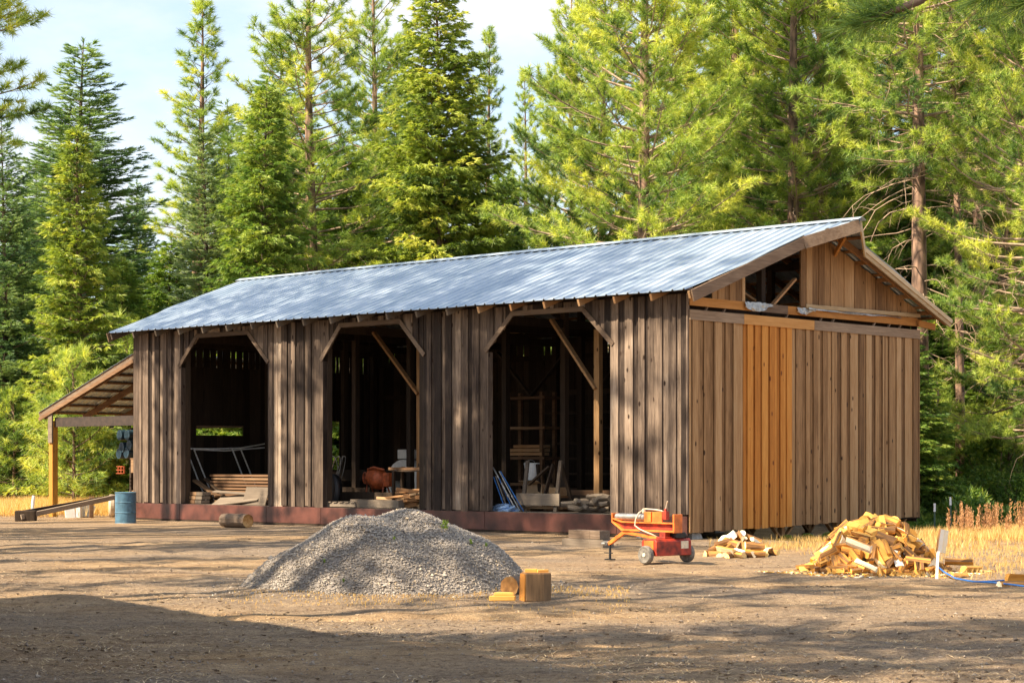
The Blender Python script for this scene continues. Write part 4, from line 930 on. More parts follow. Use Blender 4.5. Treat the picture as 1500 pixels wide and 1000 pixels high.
single(mb, 'hose_coil', 'rope', (c0.x, 2.2, c0.z - .55), 0, 'coil of dark hose hanging before the bright back doorway', 'hose', smooth=True)
e = barn_thing('wooden_pallet', (S(513, .5), .5, FZ), .1, 'small grey pallet lying near the left jamb of the middle doorway', 'pallet')
for y in (-.3, 0, .3): q = MB(); q.box((0, y, .07), (.95, .08, .1)); q.build('runner', M['grey_lumber'], e)
for k in range(5): q = MB(); q.box((-.4 + .2 * k, 0, .135), (.13, .74, .025)); q.build('deck_board', M['grey_lumber'], e)
board((S(552, .34), .34, FZ + .11), 1.8, .2, .2, -.02, 'thick grey timber along the sill of the middle doorway', 'grey_lumber')
board((S(555, 1.4), 1.4, FZ + .22), 2.6, .3, .3, .03, 'large dark timber lying behind the concrete mixer', 'dark_wood')
rnd = random.Random(4)
for i in range(26):
    t = i / 26; y = .35 + rnd.uniform(0, .9); x = S(590, y) + rnd.uniform(-.5, .7); z = FZ + .05 + .5 * max(0, 1 - abs(x - S(607, y)) / 1.3) * rnd.random()
    board((x, y, z), rnd.uniform(.45, .95), rnd.uniform(.09, .16), rnd.uniform(.04, .09), rnd.uniform(-.6, .6), 'offcut of orange-brown lumber in the heap at the right of the middle doorway', 'new_scrap', 'lumber offcuts in the middle doorway', rnd.uniform(-.2, .2), rnd.uniform(-.15, .15))
board((S(603, 1.2), 1.2, FZ + .98), 1.5, .2, .07, .0, 'pale plank laid across above the heap of offcuts', 'lumber')
e = barn_thing('saw_bench', (S(603, 1.2), 1.2, FZ), 0, 'low wooden bench under the pale plank behind the offcuts', 'bench')
for x in (-.5, .5):
    for y in (-.15, .15): q = MB(); q.box((x, y, .46), (.07, .06, .92)); q.build('leg', M['dark_wood'], e)
q = MB(); q.box((0, 0, .925), (1.15, .36, .03)); q.build('top', M['dark_wood'], e)
for i, (px, h, y) in enumerate(((505, 1.2, 3.2), (530, 2.6, 8.2), (560, 2.2, 7.6), (585, 3.0, 8.4), (525, 1.0, 3.9))):
    board((front(px, 650, y).x, y, FZ + .3 + .12 * i), 2.4, .35, .3, .2 * i, ('dark timber stacked deep inside behind the middle doorway', 'dark timber at the back wall behind the middle doorway', 'dark thick timber half way back in the middle bay', 'dark timber nearest the back wall right of the mixer', 'dark low timber behind the hose coil')[i], 'dark_wood')

# ---- right doorway
for i, (p0, p1, r_, mt, lb) in enumerate((((722, 684), (757, 743), .022, 'steel', 'longest silver pole leaning at the left jamb of the right doorway'), ((731, 690), (762, 742), .014, 'steel', 'thin silver pole right of the longest pole'), ((723, 698), (741, 742), .014, 'blue_plastic', 'short blue pole at the left of the leaning bundle'), ((726, 697), (745, 742), .014, 'steel', 'short silver pole at the left of the leaning bundle'), ((731, 700), (752, 742), .013, 'blue_plastic', 'blue pole in the middle of the leaning bundle'), ((733, 690), (767, 741), .012, 'blue_plastic', 'long thin blue pole at the right of the leaning bundle'))):
    a0 = front(*p0, .28); b0 = front(*p1, .42 + .03 * i); b0.z = FZ
    mb = MB(); mb.tube([Vector((0, 0, 0)), (a0 - b0) * .5, a0 - b0], [r_ * .85, r_, r_], 8); mb.lathe([(r_ * 1.5, 0), (r_ * 1.6, .06), (r_ * 1.2, .07)], (a0 - b0) * .33, (a0 - b0), 8)
    single(mb, 'tent_pole', mt, b0, 0, lb, 'pole', 'poles leaning in the right doorway', smooth=False)
pt = Vector((S(734, .4), .4, 0)); mb = MB(); rng = np.random.default_rng(8); n1, n2 = 14, 22
V = []; 
for i in range(n1 + 1):
    for j in range(n2):
        a0 = 2 * math.pi * j / n2; rr = math.sin(math.pi * .5 * (i / n1)) if i < n1 else 1; zz = .15 * math.cos(math.pi * .5 * i / n1)
        f = 1 + .16 * math.sin(5 * a0 + i) + .1 * math.sin(9 * a0 + 2 * i); V.append((.42 * rr * math.cos(a0) * f, .2 * rr * math.sin(a0) * f, max(.0, zz * f)))
F = [(i * n2 + j, i * n2 + (j + 1) % n2, (i + 1) * n2 + (j + 1) % n2, (i + 1) * n2 + j) for i in range(n1) for j in range(n2)]
mb.add(V, F, .5); single(mb, 'folded_tarp', 'tarp', (pt.x + .1, .38, FZ), 0, 'crumpled blue and white tarp at the foot of the leaning poles', 'tarp')
e = barn_thing('saw_horse', (S(793, .85), .85, FZ), .05, 'grey wooden sawhorse frame in the right doorway', 'sawhorse')
for s_ in (-1, 1):
    q = MB(); q.bar((s_ * .5, -.1, 0), (s_ * .38, .25, 1.18) if s_ > 0 else (-.62, .25, 1.18), .09, .05, (0, 1, 0)); q.build('leg', M['grey_lumber'], e)
    q = MB(); q.bar((s_ * .5, .6, 0), (s_ * .36, .3, 1.1), .08, .05, (0, 1, 0)); q.build('leg', M['dark_wood'], e)
q = MB(); q.box((.0, -.12, .28), (1.3, .05, .28)); q.build('rail', M['grey_lumber'], e, bevel=.004)
q = MB(); q.bar((-.42, .05, .62), (.12, .15, 1.05), .04, .1, (0, 1, 0)); q.bar((.05, .05, .35), (.2, .2, 1.1), .04, .1, (0, 1, 0)); q.build('brace', M['dark_wood'], e)
q = MB(); q.box((.05, .25, .08), (1.15, .5, .04)); q.box((-.4, .25, .03), (.1, .5, .06)); q.box((.45, .25, .03), (.1, .5, .06)); q.build('skid', M['lumber'], e)
pt = front(779, 700, 1.5); e = barn_thing('plastic_bucket', (pt.x, 1.5, FZ + .72), 0, 'white bucket behind the sawhorse in the right doorway', 'bucket')
q = MB(); q.lathe([(0, 0), (.15, 0), (.18, .38), (.19, .38), (.19, .41), (.17, .41), (.14, .02), (0, .02)], (0, 0, 0), (0, 0, 1), 24); q.build('body', M['white_paint'], e)
q = MB(); q.tube([(.19 * math.cos(t), .19 * math.sin(t) * .3 - .1, .36 + .12 * math.sin(t)) for t in np.linspace(0, math.pi, 9)], .005, 6, cap=False); q.build('bail', M['steel'], e)
pt = front(782, 722, 1.35); mb = MB(); mb.box((0, 0, .31), (.55, .5, .62)); mb.prism([(-.275, -.25, .62), (.275, -.25, .62), (.275, -.42, .70), (-.275, -.42, .70)], (0, 0, .008)); single(mb, 'cardboard_box', 'cardboard', (pt.x, 1.5, FZ), .15, 'open cardboard box under the white bucket', 'box')
pt = front(808, 722, 1.6); mb = MB(); mb.box((0, 0, .33), (.75, .4, .05)); mb.box((-.2, 0, .15), (.3, .3, .3)); mb.box((.2, .02, .45), (.3, .3, .2)); single(mb, 'scrap_stack', 'new_scrap', (pt.x, 1.6, FZ), -.1, 'small stack of orange lumber right of the cardboard box', 'lumber')
e = barn_thing('tall_shelf', (front(778, 650, 5.6).x, 5.6, FZ), 0, 'tall brown wooden shelf deep in the right bay', 'shelf')
for x in (-.62, .62):
    for y in (-.25, .25): q = MB(); q.box((x, y, 1.5), (.1, .09, 3.0)); q.build('upright', M['lumber'], e)
for z in (.55, 1.25, 2.05, 2.85): q = MB(); q.box((0, 0, z), (1.5, .6, .07)); q.build('shelf_board', M['lumber'], e)
for i in range(3): q = board((front(778, 650, 5.6).x + .08 * i, 5.45, FZ + 1.36 + .1 * i), 1.3 - .15 * i, .3, .08, .05 * i, ('lowest orange board on the tall shelf', 'middle orange board on the tall shelf', 'top orange board on the tall shelf')[i], 'new_scrap', 'boards on the tall shelf')
for i in range(6): board((front(835, 700, 6.5).x, 7.5 + .1 * (i % 2), FZ + .4 + .42 * i), 3.8, .3, .06, .0, 'dark board on the long lumber rack at the back of the right bay', 'dark_wood', 'boards of the long rack')
rnd = random.Random(12)
for i in range(16):
    y = .7 + rnd.uniform(0, .8); x = S(864, y) + rnd.uniform(-.7, .5); k = rnd.random(); z = FZ + .05 + .5 * k * max(.2, 1 - abs(x - S(870, y)) / 1.2)
    mb = MB(); L0 = rnd.uniform(.35, .8); c_ = rnd.uniform(-.2, .3); mb.tube([(-L0 / 2, 0, 0), (-.1, .03, c_ * .3), (.12, -.02, c_ * .35), (L0 / 2, 0, 0)], [.05, .06, .06, .045], 7)
    single(mb, 'driftwood_piece', 'grey_lumber', (x, y, z), rnd.uniform(-.7, .7), 'bent grey branch in the tangled heap at the right of the right doorway', 'branch', 'bent branches in the right doorway')
board((S(835, 2.4), 2.4, FZ + .42), 3.2, .35, .12, .02, 'long pale plank lying across the floor of the right bay', 'lumber')
board((S(850, 2.3), 2.3, FZ + .2), 2.8, .4, .3, .0, 'thick dark timber under the long pale plank', 'dark_wood')

# the garage to the left of the camera, out of the picture, whose eave shades the lower left of the yard
def shed():
    A = Vector((-10.1, 22.2, 0)); B = Vector((-4.15, 12.8, 0)); d = (B - A).normalized(); n = Vector((d.y, -d.x, 0)); n = n if n.x < 0 else -n
    L = (B - A).length; rz = math.atan2(d.y, d.x); e = empty('garage', A, rz, 'plain brown garage with a low metal roof left of the yard, outside the picture', 'garage')
    s = 1 if (Matrix.Rotation(-rz, 3, 'Z') @ n).y > 0 else -1
    W = 6.0; H = 4.9
    mb = MB()
    x = .35
    while x < L - .35:
        for y in (s * .4, s * (W - .4)): mb.box((x + .12, y, H / 2 - .1), (.235, .03, H), None, random.random())
        x += .24
    for x in (.35, L - .35):
        y = .4
        while y < W - .5: mb.box((x, s * (y + .12), H / 2 + .1), (.03, .235, H + .3), None, random.random()); y += .24
    mb.build('wall', M['gable_wood'], e)
    mb = MB(); mb.add([(0, 0, H), (L, 0, H), (L, s * W / 2, H + 1), (0, s * W / 2, H + 1), (L, s * W, H), (0, s * W, H)], [(0, 1, 2, 3), (3, 2, 4, 5)], .5); o = mb.build('roof', M['roof'], e); o.modifiers.new('t', 'SOLIDIFY').thickness = .06
    mb = MB(); mb.box((L / 2, s * .37, 1.2), (3, .05, 2.4)); mb.build('door', M['trim_wood'], e)
shed()

# ------------------------------------------------------------------ trees
def tree_parts(kind, seed, H, Rad, cb, density=1.0, trunk_r=None, lean=0.0, blades=1.0, dead=0, limb_sides=4, asym=None):
    """returns (trunk mesh, limbs mesh, crown mesh); cb = height fraction where the crown starts"""
    rng = np.random.default_rng(seed); rnd = random.Random(seed)
    tr = trunk_r or H * .0125
    tk = MB(); pts = []; rad = []
    la = rnd.uniform(0, 6.28); wob = [rnd.uniform(0, 6.28) for _ in range(4)]
    def axis(z):
        t = z / H
        return np.array([math.cos(la) * lean * t * H + .012 * H * math.sin(2.2 * t + wob[0]) * t, math.sin(la) * lean * t * H + .012 * H * math.sin(2.6 * t + wob[1]) * t, z])
    for i in range(13):
        t = i / 12; z = -.3 + t * (H + .3); pts.append(axis(max(z, 0)) + (np.array([0, 0, z]) if z < 0 else 0)); rad.append(max(.012, tr * ((1 - t) ** .85) + (.35 * tr * math.exp(-t * 30))))
    tk.tube(pts, rad, 10, .5)
    lm = MB(); SP = []; SA = []; ST = []
    pine = kind in ('pine', 'young')
    step = {'pine': .36, 'young': .26, 'cedar': .18, 'fir': .20}[kind] * (H / 18 if kind != 'young' else 1) / density ** .5
    z = cb * H
    while z < H * .985:
        t = (z - cb * H) / (H - cb * H)
        if kind == 'pine': prof = min(1, .55 + 1.6 * t) * (1 - t) ** .60 * 1.22
        elif kind == 'young': prof = min(1, .75 + t) * (1 - t) ** .7
        elif kind == 'cedar': prof = min(1, .8 + .8 * t) * (1 - t) ** .72 * 1.2
        else: prof = (1 - t) ** .74 * 1.2
        nb = rnd.choice((3, 4, 5) if pine else (4, 5, 6))
        a0 = rnd.uniform(0, 6.28)
        for k in range(nb):
            az = a0 + 6.283 * k / nb + rnd.uniform(-.5, .5)
            L = Rad * prof * rnd.uniform(.62, 1.18) + .12
            if rnd.random() < .1: L *= .45
            if asym is not None: L *= 1 + asym[1] * math.cos(az - asym[0])
            el = {'pine': -.15 + .95 * t, 'young': .1 + .7 * t, 'cedar': .12 + .5 * t, 'fir': -.18 + .6 * t}[kind] + rnd.uniform(-.16, .16)
            p0 = axis(z + rnd.uniform(-.12, .12)); d = np.array([math.cos(az) * math.cos(el), math.sin(az) * math.cos(el), math.sin(el)])
            P = [p0]; m = 6; cu = {'pine': .10, 'young': .1, 'cedar': -.05, 'fir': .045}[kind]
            for i in range(m):
                d = unit(d + np.array([rnd.gauss(0, .07), rnd.gauss(0, .07), cu + rnd.gauss(0, .05)]) * (1 if i > 1 else .4))
                P.append(P[-1] + d * L / m)
            r0 = min(tr * .45, .011 * L + .008)
            lm.tube(P, [max(.005, r0 * (1 - .85 * i / m)) for i in range(m + 1)], limb_sides, .5, cap=False)
            P = np.array(P)
            bt = np.clip(rnd.gauss(.52, .20), .05, .98)
            sp = {'pine': .225, 'young': .17, 'cedar': .115, 'fir': .125}[kind] / density ** .5 * (max(1, H / 18) if kind != 'young' else 1)
            nt = max(2, int(L / sp))
            for j in range(nt):
                f = (.28 if kind == 'pine' else .12) + (.72 if kind == 'pine' else .88) * (j + rnd.random() * .6) / nt
                q = min(f, .999) * m; i = int(q); base = P[i] + (P[i + 1] - P[i]) * (q - i); dd = unit(P[i + 1] - P[i])
                side = np.array([-dd[1], dd[0], 0]) * (1 if j % 2 else -1)
                tl = L * (.36 if pine else .34) * (1.15 - f) * rnd.uniform(.6, 1.25) + .08
                td = unit(dd * .65 + side * rnd.uniform(.5, 1.0) + np.array([0, 0, rnd.uniform(-.1, .38) if pine else rnd.uniform(-.25, .1)]))
                tip = base + td * tl
                if pine:
                    if tl > .25 and limb_sides > 3: lm.tube([base, base + td * tl * .5 + np.array([0, 0, -.02]), tip], [.008, .006, .004], 3, .6, cap=False)
                    for q2 in ([1.0, .62] if tl > .3 else [1.0]):
                        SP.append(base + td * tl * q2 + rng.normal(0, .03, 3)); SA.append(unit(td + np.array([0, 0, .25])) ); ST.append(bt + rnd.gauss(.08 if q2 == 1 else -.12, .12))
                else:
                    ns = max(1, int(tl / (.17 if kind == 'cedar' else .15)))
                    for q2 in range(ns):
                        SP.append(base + td * tl * (q2 + 1) / ns + rng.normal(0, .05 if kind == 'cedar' else .02, 3)); SA.append(td + (np.array([0, 0, -.25]) if kind == 'cedar' else 0) ); ST.append(bt + rnd.gauss(0, .1))
            SP.append(P[-1]); SA.append(P[-1] - P[-2]); ST.append(bt)
        z += step * rnd.uniform(.75, 1.25)
    SP.append(axis(H)); SA.append(np.array([0, 0, 1.0])); ST.append(.5)
    for i in range(dead):                              # bare dead limbs under the crown
        zz = rnd.uniform(.12 * H, cb * H + .25 * H); az = rnd.uniform(0, 6.28); L = Rad * rnd.uniform(.3, .8)
        p = axis(zz); d = np.array([math.cos(az), math.sin(az), rnd.uniform(-.35, .1)]); P = [p]
        for j in range(6):
            d = unit(d + np.array([rnd.gauss(0, .22), rnd.gauss(0, .22), -.06 + rnd.gauss(0, .16)])); P.append(P[-1] + d * L / 6)
            if j > 1 and rnd.random() < .8:
                e = unit(d + rng.normal(0, .7, 3)); lm.tube([P[-1], P[-1] + e * L * .16, P[-1] + e * L * .26 + np.array([0, 0, -.06 * L])], [.007, .005, .003], 3, .9, cap=False)
        lm.tube(P, [.022 * (1 - .75 * j / 6) for j in range(7)], 4, .9, cap=False)
    SP = np.array(SP); SA = np.array(SA); ST = np.array(ST)
    big = max(1.0, (H / 18) ** .5) if kind != 'young' else 1
    if kind == 'pine': V, T = tufts(SP, SA, ST, rng, int(54 * blades), .225 * big, .0165, .1, 1.7, 0, .02, .55, .09)
    elif kind == 'young': V, T = tufts(SP, SA, ST, rng, int(34 * blades), .27, .014, .1, 1.6, 0, .06, .7)
    elif kind == 'cedar': V, T = tufts(SP, SA, ST, rng, int(21 * blades), .21 * big, .040, .1, 1.15, .45, .28, .4)
    else: V, T = tufts(SP, SA, ST, rng, int(20 * blades), .185 * big, .030, .2, 1.25, .65, .0, .6)
    return tk, lm, (V, T)

LEAF = {'pine': 'pine_leaf', 'young': 'pine_leaf', 'cedar': 'cedar_leaf', 'fir': 'fir_leaf'}
PROTO = {}
def proto(key, kind, seed, H, Rad, cb, leafm=None, barkm=None, **kw):
    tk, lm, (V, T) = tree_parts(kind, seed, H, Rad, cb, **kw)
    PROTO[key] = (tk.mesh('trunk', M[barkm or 'pine_bark'], True), lm.mesh('limbs', M['dead_twig' if kw.get('dead') else 'limb']), tri_mesh('crown', V, T, M[leafm or LEAF[kind]]), H)
def tree(name, key, loc, H, rz, label, group, cat='tree', wide=1.0):
    a, b_, c, h = PROTO[key]; s = H / h
    e = empty(name, loc, rz, label, cat, group); e.scale = (s * wide, s * wide, s)
    link('trunk', a, e); link('limb', b_, e); link('crown', c, e)
    return e
# one of each build
proto('pine_full', 'pine', 1, 20, 3.6, .10, density=1.25, dead=40)
proto('pine_mid', 'pine', 2, 20, 2.7, .22, density=1.0, dead=24)
proto('pine_high', 'pine', 3, 22, 3.3, .42, density=1.1, dead=80)
proto('pine_slim', 'pine', 4, 20, 1.9, .12, density=.9)
proto('cedar_wide', 'cedar', 5, 17, 3.0, .05, density=1.0, barkm='pine_bark')
proto('cedar_thin', 'cedar', 6, 13, 1.75, .04, density=.85, dead=16)
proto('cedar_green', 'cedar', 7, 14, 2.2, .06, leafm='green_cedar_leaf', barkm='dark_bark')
proto('fir_big', 'fir', 8, 17, 3.0, .03, barkm='dark_bark')
proto('fir_silver', 'fir', 9, 13, 1.6, .03, leafm='silver_leaf', barkm='dark_bark')
proto('young_pine', 'young', 10, 4.2, 1.6, .10, trunk_r=.06, density=1.0)
proto('thin_pole', 'pine', 12, 20, 1.9, .55, density=.8, dead=60, trunk_r=.15)

proto('pine_airy', 'pine', 14, 20, 2.8, .34, density=.36)
proto('pine_top', 'pine', 15, 22, 2.6, .60, density=.55)
proto('pine_wisp', 'pine', 17, 24, 1.4, .58, density=.25)
proto('pine_spot', 'pine', 16, 18, 1.7, .50, density=.42)
def ptree(name, key, px, D, top, label, group=None, rz=None, wide=1.0, base_dz=0.0):
    H = CAMZ + (HOR - top) / FPX * D
    p = Vector(((px - 750) / FPX * D, D, base_dz)); rz = random.uniform(0, 6.28) if rz is None else rz
    return tree(name, key, p, H, rz, label, group, wide=wide)
random.seed(21)
G1 = 'tall conifers behind the barn'
ptree('fir_tree', 'fir_big', 112, 78, 58, 'tall dark blue-green fir rising behind the ragged yellow-green cedar at left', G1, wide=1.5)
ptree('cedar_tree', 'cedar_thin', 120, 68, 190, 'ragged yellow-green cedar with bare inner twigs, left of the lean-to roof', G1, wide=1.12)
ptree('fir_tree', 'fir_big', 8, 72, 170, 'dark fir cut by the left edge of the photo, beside the lean-to', G1, wide=.95)
ptree('fir_tree', 'fir_big', 205, 92, 265, 'shorter dark fir between the blue-green fir and the slender pine', G1)
ptree('pine_tree', 'pine_slim', 284, 84, -4, 'slender dark pine whose open pointed top stands against the sky at left', G1, wide=1.45)
ptree('fir_tree', 'fir_silver', 300, 70, 188, 'pale silvery young fir in front of the slender pine', G1, wide=1.1)
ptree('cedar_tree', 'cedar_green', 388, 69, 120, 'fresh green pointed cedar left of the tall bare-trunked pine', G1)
ptree('pine_tree', 'pine_mid', 463, 74, -150, 'tall pine with a long bare grey trunk over the left part of the roof', G1, rz=2.2, wide=1.25)
ptree('pine_tree', 'pine_mid', 555, 86, -120, 'pine half hidden left of the big golden cedar', G1, wide=.95)
ptree('cedar_tree', 'cedar_wide', 643, 71, -60, 'big golden-green cone-shaped cedar over the middle of the roof', G1, wide=1.02)
ptree('pine_tree', 'pine_slim', 709, 96, 42, 'small distant pine just right of the golden cedar', G1)
ptree('pine_tree', 'pine_slim', 766, 100, 108, 'smallest distant pine left of the great spreading pine', G1)
ptree('pine_tree', 'pine_full', 942, 63, -330, 'great spreading pine with long needles over the right half of the roof', G1, rz=.6, wide=1.08)
ptree('pine_tree', 'pine_mid', 1075, 74, -300, 'pine standing just right of the great spreading pine', G1, rz=4.0, wide=1.1)
ptree('pine_tree', 'pine_mid', 1166, 66, -280, 'pine with a thin orange trunk above the roof peak', G1, rz=1.0, wide=1.1)
ptree('pine_tree', 'pine_full', 1245, 78, -260, 'bushy pine behind the roof peak', G1, rz=3.0)
ptree('pine_tree', 'pine_high', 1350, 59, -420, 'pine with a thick pinkish bare trunk right of the gable', G1, rz=.3, wide=1.05)
ptree('pine_tree', 'thin_pole', 1408, 61, -300, 'thin leaning dark-trunked pine right of the pinkish trunk', G1, rz=2.0).rotation_euler.y = .045
ptree('pine_tree', 'pine_high', 1436, 67, -300, 'thinner pine with lit orange bark at the right', G1, rz=5.1, wide=.9)
ptree('pine_tree', 'pine_full', 1512, 57, -300, 'pine at the right edge whose bright boughs reach into the photo', G1, rz=4.4, wide=.9)
ptree('pine_tree', 'pine_full', 1300, 74, -200, 'dense pine filling the gap between gable and pinkish trunk', G1, rz=5.6)
ptree('pine_tree', 'pine_mid', 845, 92, -40, 'far pine seen through the left boughs of the great pine', G1)
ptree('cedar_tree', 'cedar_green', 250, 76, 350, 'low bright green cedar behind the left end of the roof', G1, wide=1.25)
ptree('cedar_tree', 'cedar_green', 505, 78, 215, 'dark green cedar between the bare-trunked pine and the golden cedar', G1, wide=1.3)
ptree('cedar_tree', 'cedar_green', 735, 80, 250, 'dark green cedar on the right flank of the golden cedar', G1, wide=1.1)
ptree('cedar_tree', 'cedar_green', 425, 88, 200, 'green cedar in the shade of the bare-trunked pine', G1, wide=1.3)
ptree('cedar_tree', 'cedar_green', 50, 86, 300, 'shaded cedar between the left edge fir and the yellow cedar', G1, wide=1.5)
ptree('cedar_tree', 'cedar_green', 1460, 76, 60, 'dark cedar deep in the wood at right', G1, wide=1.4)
ptree('fir_tree', 'fir_big', 1385, 80, 100, 'dark fir deep in the wood behind the leaning trunk', G1, wide=1.2)
ptree('fir_tree', 'fir_big', 1100, 90, 60, 'dark fir deep in the wood behind the orange-trunked pine', G1, wide=1.2)
ptree('fir_tree', 'fir_big', 330, 98, 150, 'far fir behind the fresh green cedar', G1, wide=1.2)
for key, px, D, top, lb, w in (('pine_mid', 1010, 84, -120, 'pine in the second row behind the great spreading pine', 1.3), ('pine_full', 880, 76, -60, 'pine whose boughs fill the left flank of the great spreading pine', 1.1), ('pine_mid', 1120, 72, -240, 'pine between the great spreading pine and the orange-trunked pine', 1.25), ('pine_full', 1205, 68, -200, 'pine filling the gap right of the orange-trunked pine', 1.0), ('pine_mid', 1395, 72, -220, 'pine crown filling the gap right of the pinkish trunk', 1.35), ('pine_full', 1470, 70, -180, 'pine in the second row near the right edge', 1.0), ('fir_big', 1430, 90, 40, 'dark fir at the back of the wood near the right edge', 1.4), ('cedar_green', 1340, 68, 230, 'shaded cedar beside the pinkish trunk', 1.4), ('cedar_green', 1400, 66, 420, 'low shaded cedar left of the leaning trunk', 1.7), ('cedar_green', 1470, 64, 470, 'low shaded cedar at the right edge of the wood', 1.7),
        ('fir_big', 575, 90, 60, 'fir filling the gap left of the golden cedar', 1.2), ('fir_big', 420, 96, 60, 'fir behind the bare trunk over the left roof', 1.3), ('fir_big', 60, 84, 240, 'fir in the gap between the left edge and the ragged cedar', 1.3), ('cedar_green', 180, 74, 380, 'green cedar behind the lean-to, right of the ragged cedar', 1.4)):
    ptree(key.split('_')[0] + '_tree', key, px, D, top, lb, G1, wide=w)
for px, D, top, lb in ((1205, 57.5, 345, 'dark cedar added behind the barn under the roof peak to shade the wood'), (1262, 56, 350, 'dark cedar added behind the rear slope of the barn roof to shade the wood'), (1312, 55, 440, 'low dark cedar added behind the rear eave of the barn to shade the wood'), (1120, 60, 330, 'dark cedar added behind the barn left of the roof peak to shade the wood')):  # cedars added mostly out of sight, to shade the undergrowth at right
    ptree('cedar_tree', 'cedar_green', px, D, top, lb, G1, wide=1.6)  # the added cedars that shade the wood
G2 = 'young pines at the edge of the wood'
ptree('young_pine', 'young_pine', 108, 63.5, 515, 'bushy young pine seen under the lean-to roof', G2, rz=1)
ptree('young_pine', 'young_pine', 160, 68, 590, 'smaller young pine right of the bushy one under the lean-to', G2)
ptree('young_pine', 'young_pine', 188, 72, 470, 'young pine rising above the lean-to roof beside the barn wall', G2)
ptree('young_pine', 'young_pine', 20, 70, 570, 'dark young pine at the left edge beside the yellow post', G2, wide=1.2)
ptree('young_pine', 'young_pine', 1478, 60, 560, 'young pine in the shade at the right edge', G2)
ptree('young_pine', 'young_pine', 1425, 63, 600, 'young pine behind the dry grass at right', G2, wide=1.2)
ptree('young_pine', 'young_pine', 1375, 61, 560, 'young pine close to the right corner of the barn', G2)
ptree('young_pine', 'young_pine', 1452, 66, 500, 'taller young pine between the thin trunks at right', G2)

# the near pine at the left edge and the one overhanging the yard at the upper right
proto('pine_near', 'pine', 31, 17.5, 2.45, .47, density=.7, trunk_r=.22, blades=1.3)
ptree('pine_tree', 'pine_near', -66, 42, -480, 'near dark pine whose boughs hang into the upper left corner', G1, rz=2.6)

def shrub(mb_rng, H, Rr, n, leaf_len, wdt):
    rng = mb_rng
    th = rng.uniform(0, 6.283, n); rr = Rr * np.sqrt(rng.uniform(.05, 1, n)); z = H * rng.uniform(.05, 1, n) ** .8
    k = np.sqrt(np.clip(1 - (z / H) ** 2, .05, 1)) * (1 + .3 * np.sin(th * 3 + z * 4))
    P = np.stack([np.cos(th) * rr * k, np.sin(th) * rr * k, z], 1)
    A = unit(np.stack([np.cos(th), np.sin(th), np.full(n, .8)], 1) + rng.normal(0, .4, (n, 3)))
    return tufts(P, A, np.clip(rng.normal(.5, .2, n), 0, 1), rng, 5, leaf_len, wdt, .2, 1.4, 0, .1, .6)
SHR = []
for i in range(3):
    rng = np.random.default_rng(60 + i); V, T = shrub(rng, 1.6, 1.1, 900, .11, .055)
    st = MB(); rnd = random.Random(i)
    for k in range(9):
        a_ = rnd.uniform(0, 6.28); st.tube([(0, 0, 0), (math.cos(a_) * .35, math.sin(a_) * .35, .7), (math.cos(a_) * .7, math.sin(a_) * .7, 1.3)], [.02, .013, .006], 4, .5, cap=False)
    SHR.append((st.mesh('stem', M['limb']), tri_mesh('foliage', V, T, M['shrub_leaf'])))
def shrub_at(px, D, H, label, i, wide=1.0):
    e = empty('shrub', Vector(((px - 750) / FPX * D, D, -.05)), i * 1.7, label, 'shrub', 'leafy shrubs along the wood'); e.scale = (H / 1.6 * wide,) * 2 + (H / 1.6,)
    link('stem', SHR[i % 3][0], e); link('foliage', SHR[i % 3][1], e)
shrub_at(1362, 55, 1.5, 'leafy green shrub touching the right corner of the barn', 0)
shrub_at(1400, 56, 1.2, 'low shrub behind the two white-topped fence posts', 1)
shrub_at(1440, 57, 1.5, 'shrub behind the dry grass, right of the fence posts', 2)
shrub_at(1490, 56, 1.3, 'shrub behind the dry grass at the right edge', 3)
shrub_at(1460, 60, 2.4, 'taller dark shrub under the young pines at right', 4)
shrub_at(1390, 62, 2.6, 'taller dark shrub behind the thin leaning trunk', 5)
for i, (px, D, H, lb) in enumerate(((470, 68, 2.2, 'sunlit shrub seen through the back doorway'), (330, 66, 2.6, 'sunlit shrub seen through the long slot in the back wall'), (420, 69, 2.2, 'sunlit shrub behind the back wall between slot and doorway'), (300, 69, 3.2, 'taller sunlit shrub behind the slot in the back wall'))):
    shrub_at(px, D, H, lb, 8 + i, 1.2)
# weeds below the gable
for i, (px, py, lb) in enumerate(((1170, 800, 'small dark weed by the foundation pier'), (1200, 790, 'small weed left of the big firewood heap'), (1140, 795, 'small weed right of the small firewood heap'))):
    a = gable(px, 770); p = bw(.25, a.y)
    e = empty('weed', (p.x, p.y, float(gz(p.x, p.y))), i, lb, 'weed', 'weeds under the gable wall'); e.scale = (.3, .3, .28)
    link('stem', SHR[i][0], e); link('foliage', SHR[i][1], e)

# trees standing out of the picture to the left, whose shade dapples the yard and the barn
G3 = 'pines of the wood on the sunny side of the yard'
SD = Vector((math.cos(SUN_AZ), math.sin(SUN_AZ), 0))
# (kind, point of the ground that is shaded, distance towards the sun, height)
TAN = math.tan(SUN_EL)
B3 = lambda x, y, z: tuple(bw(x, y, z))
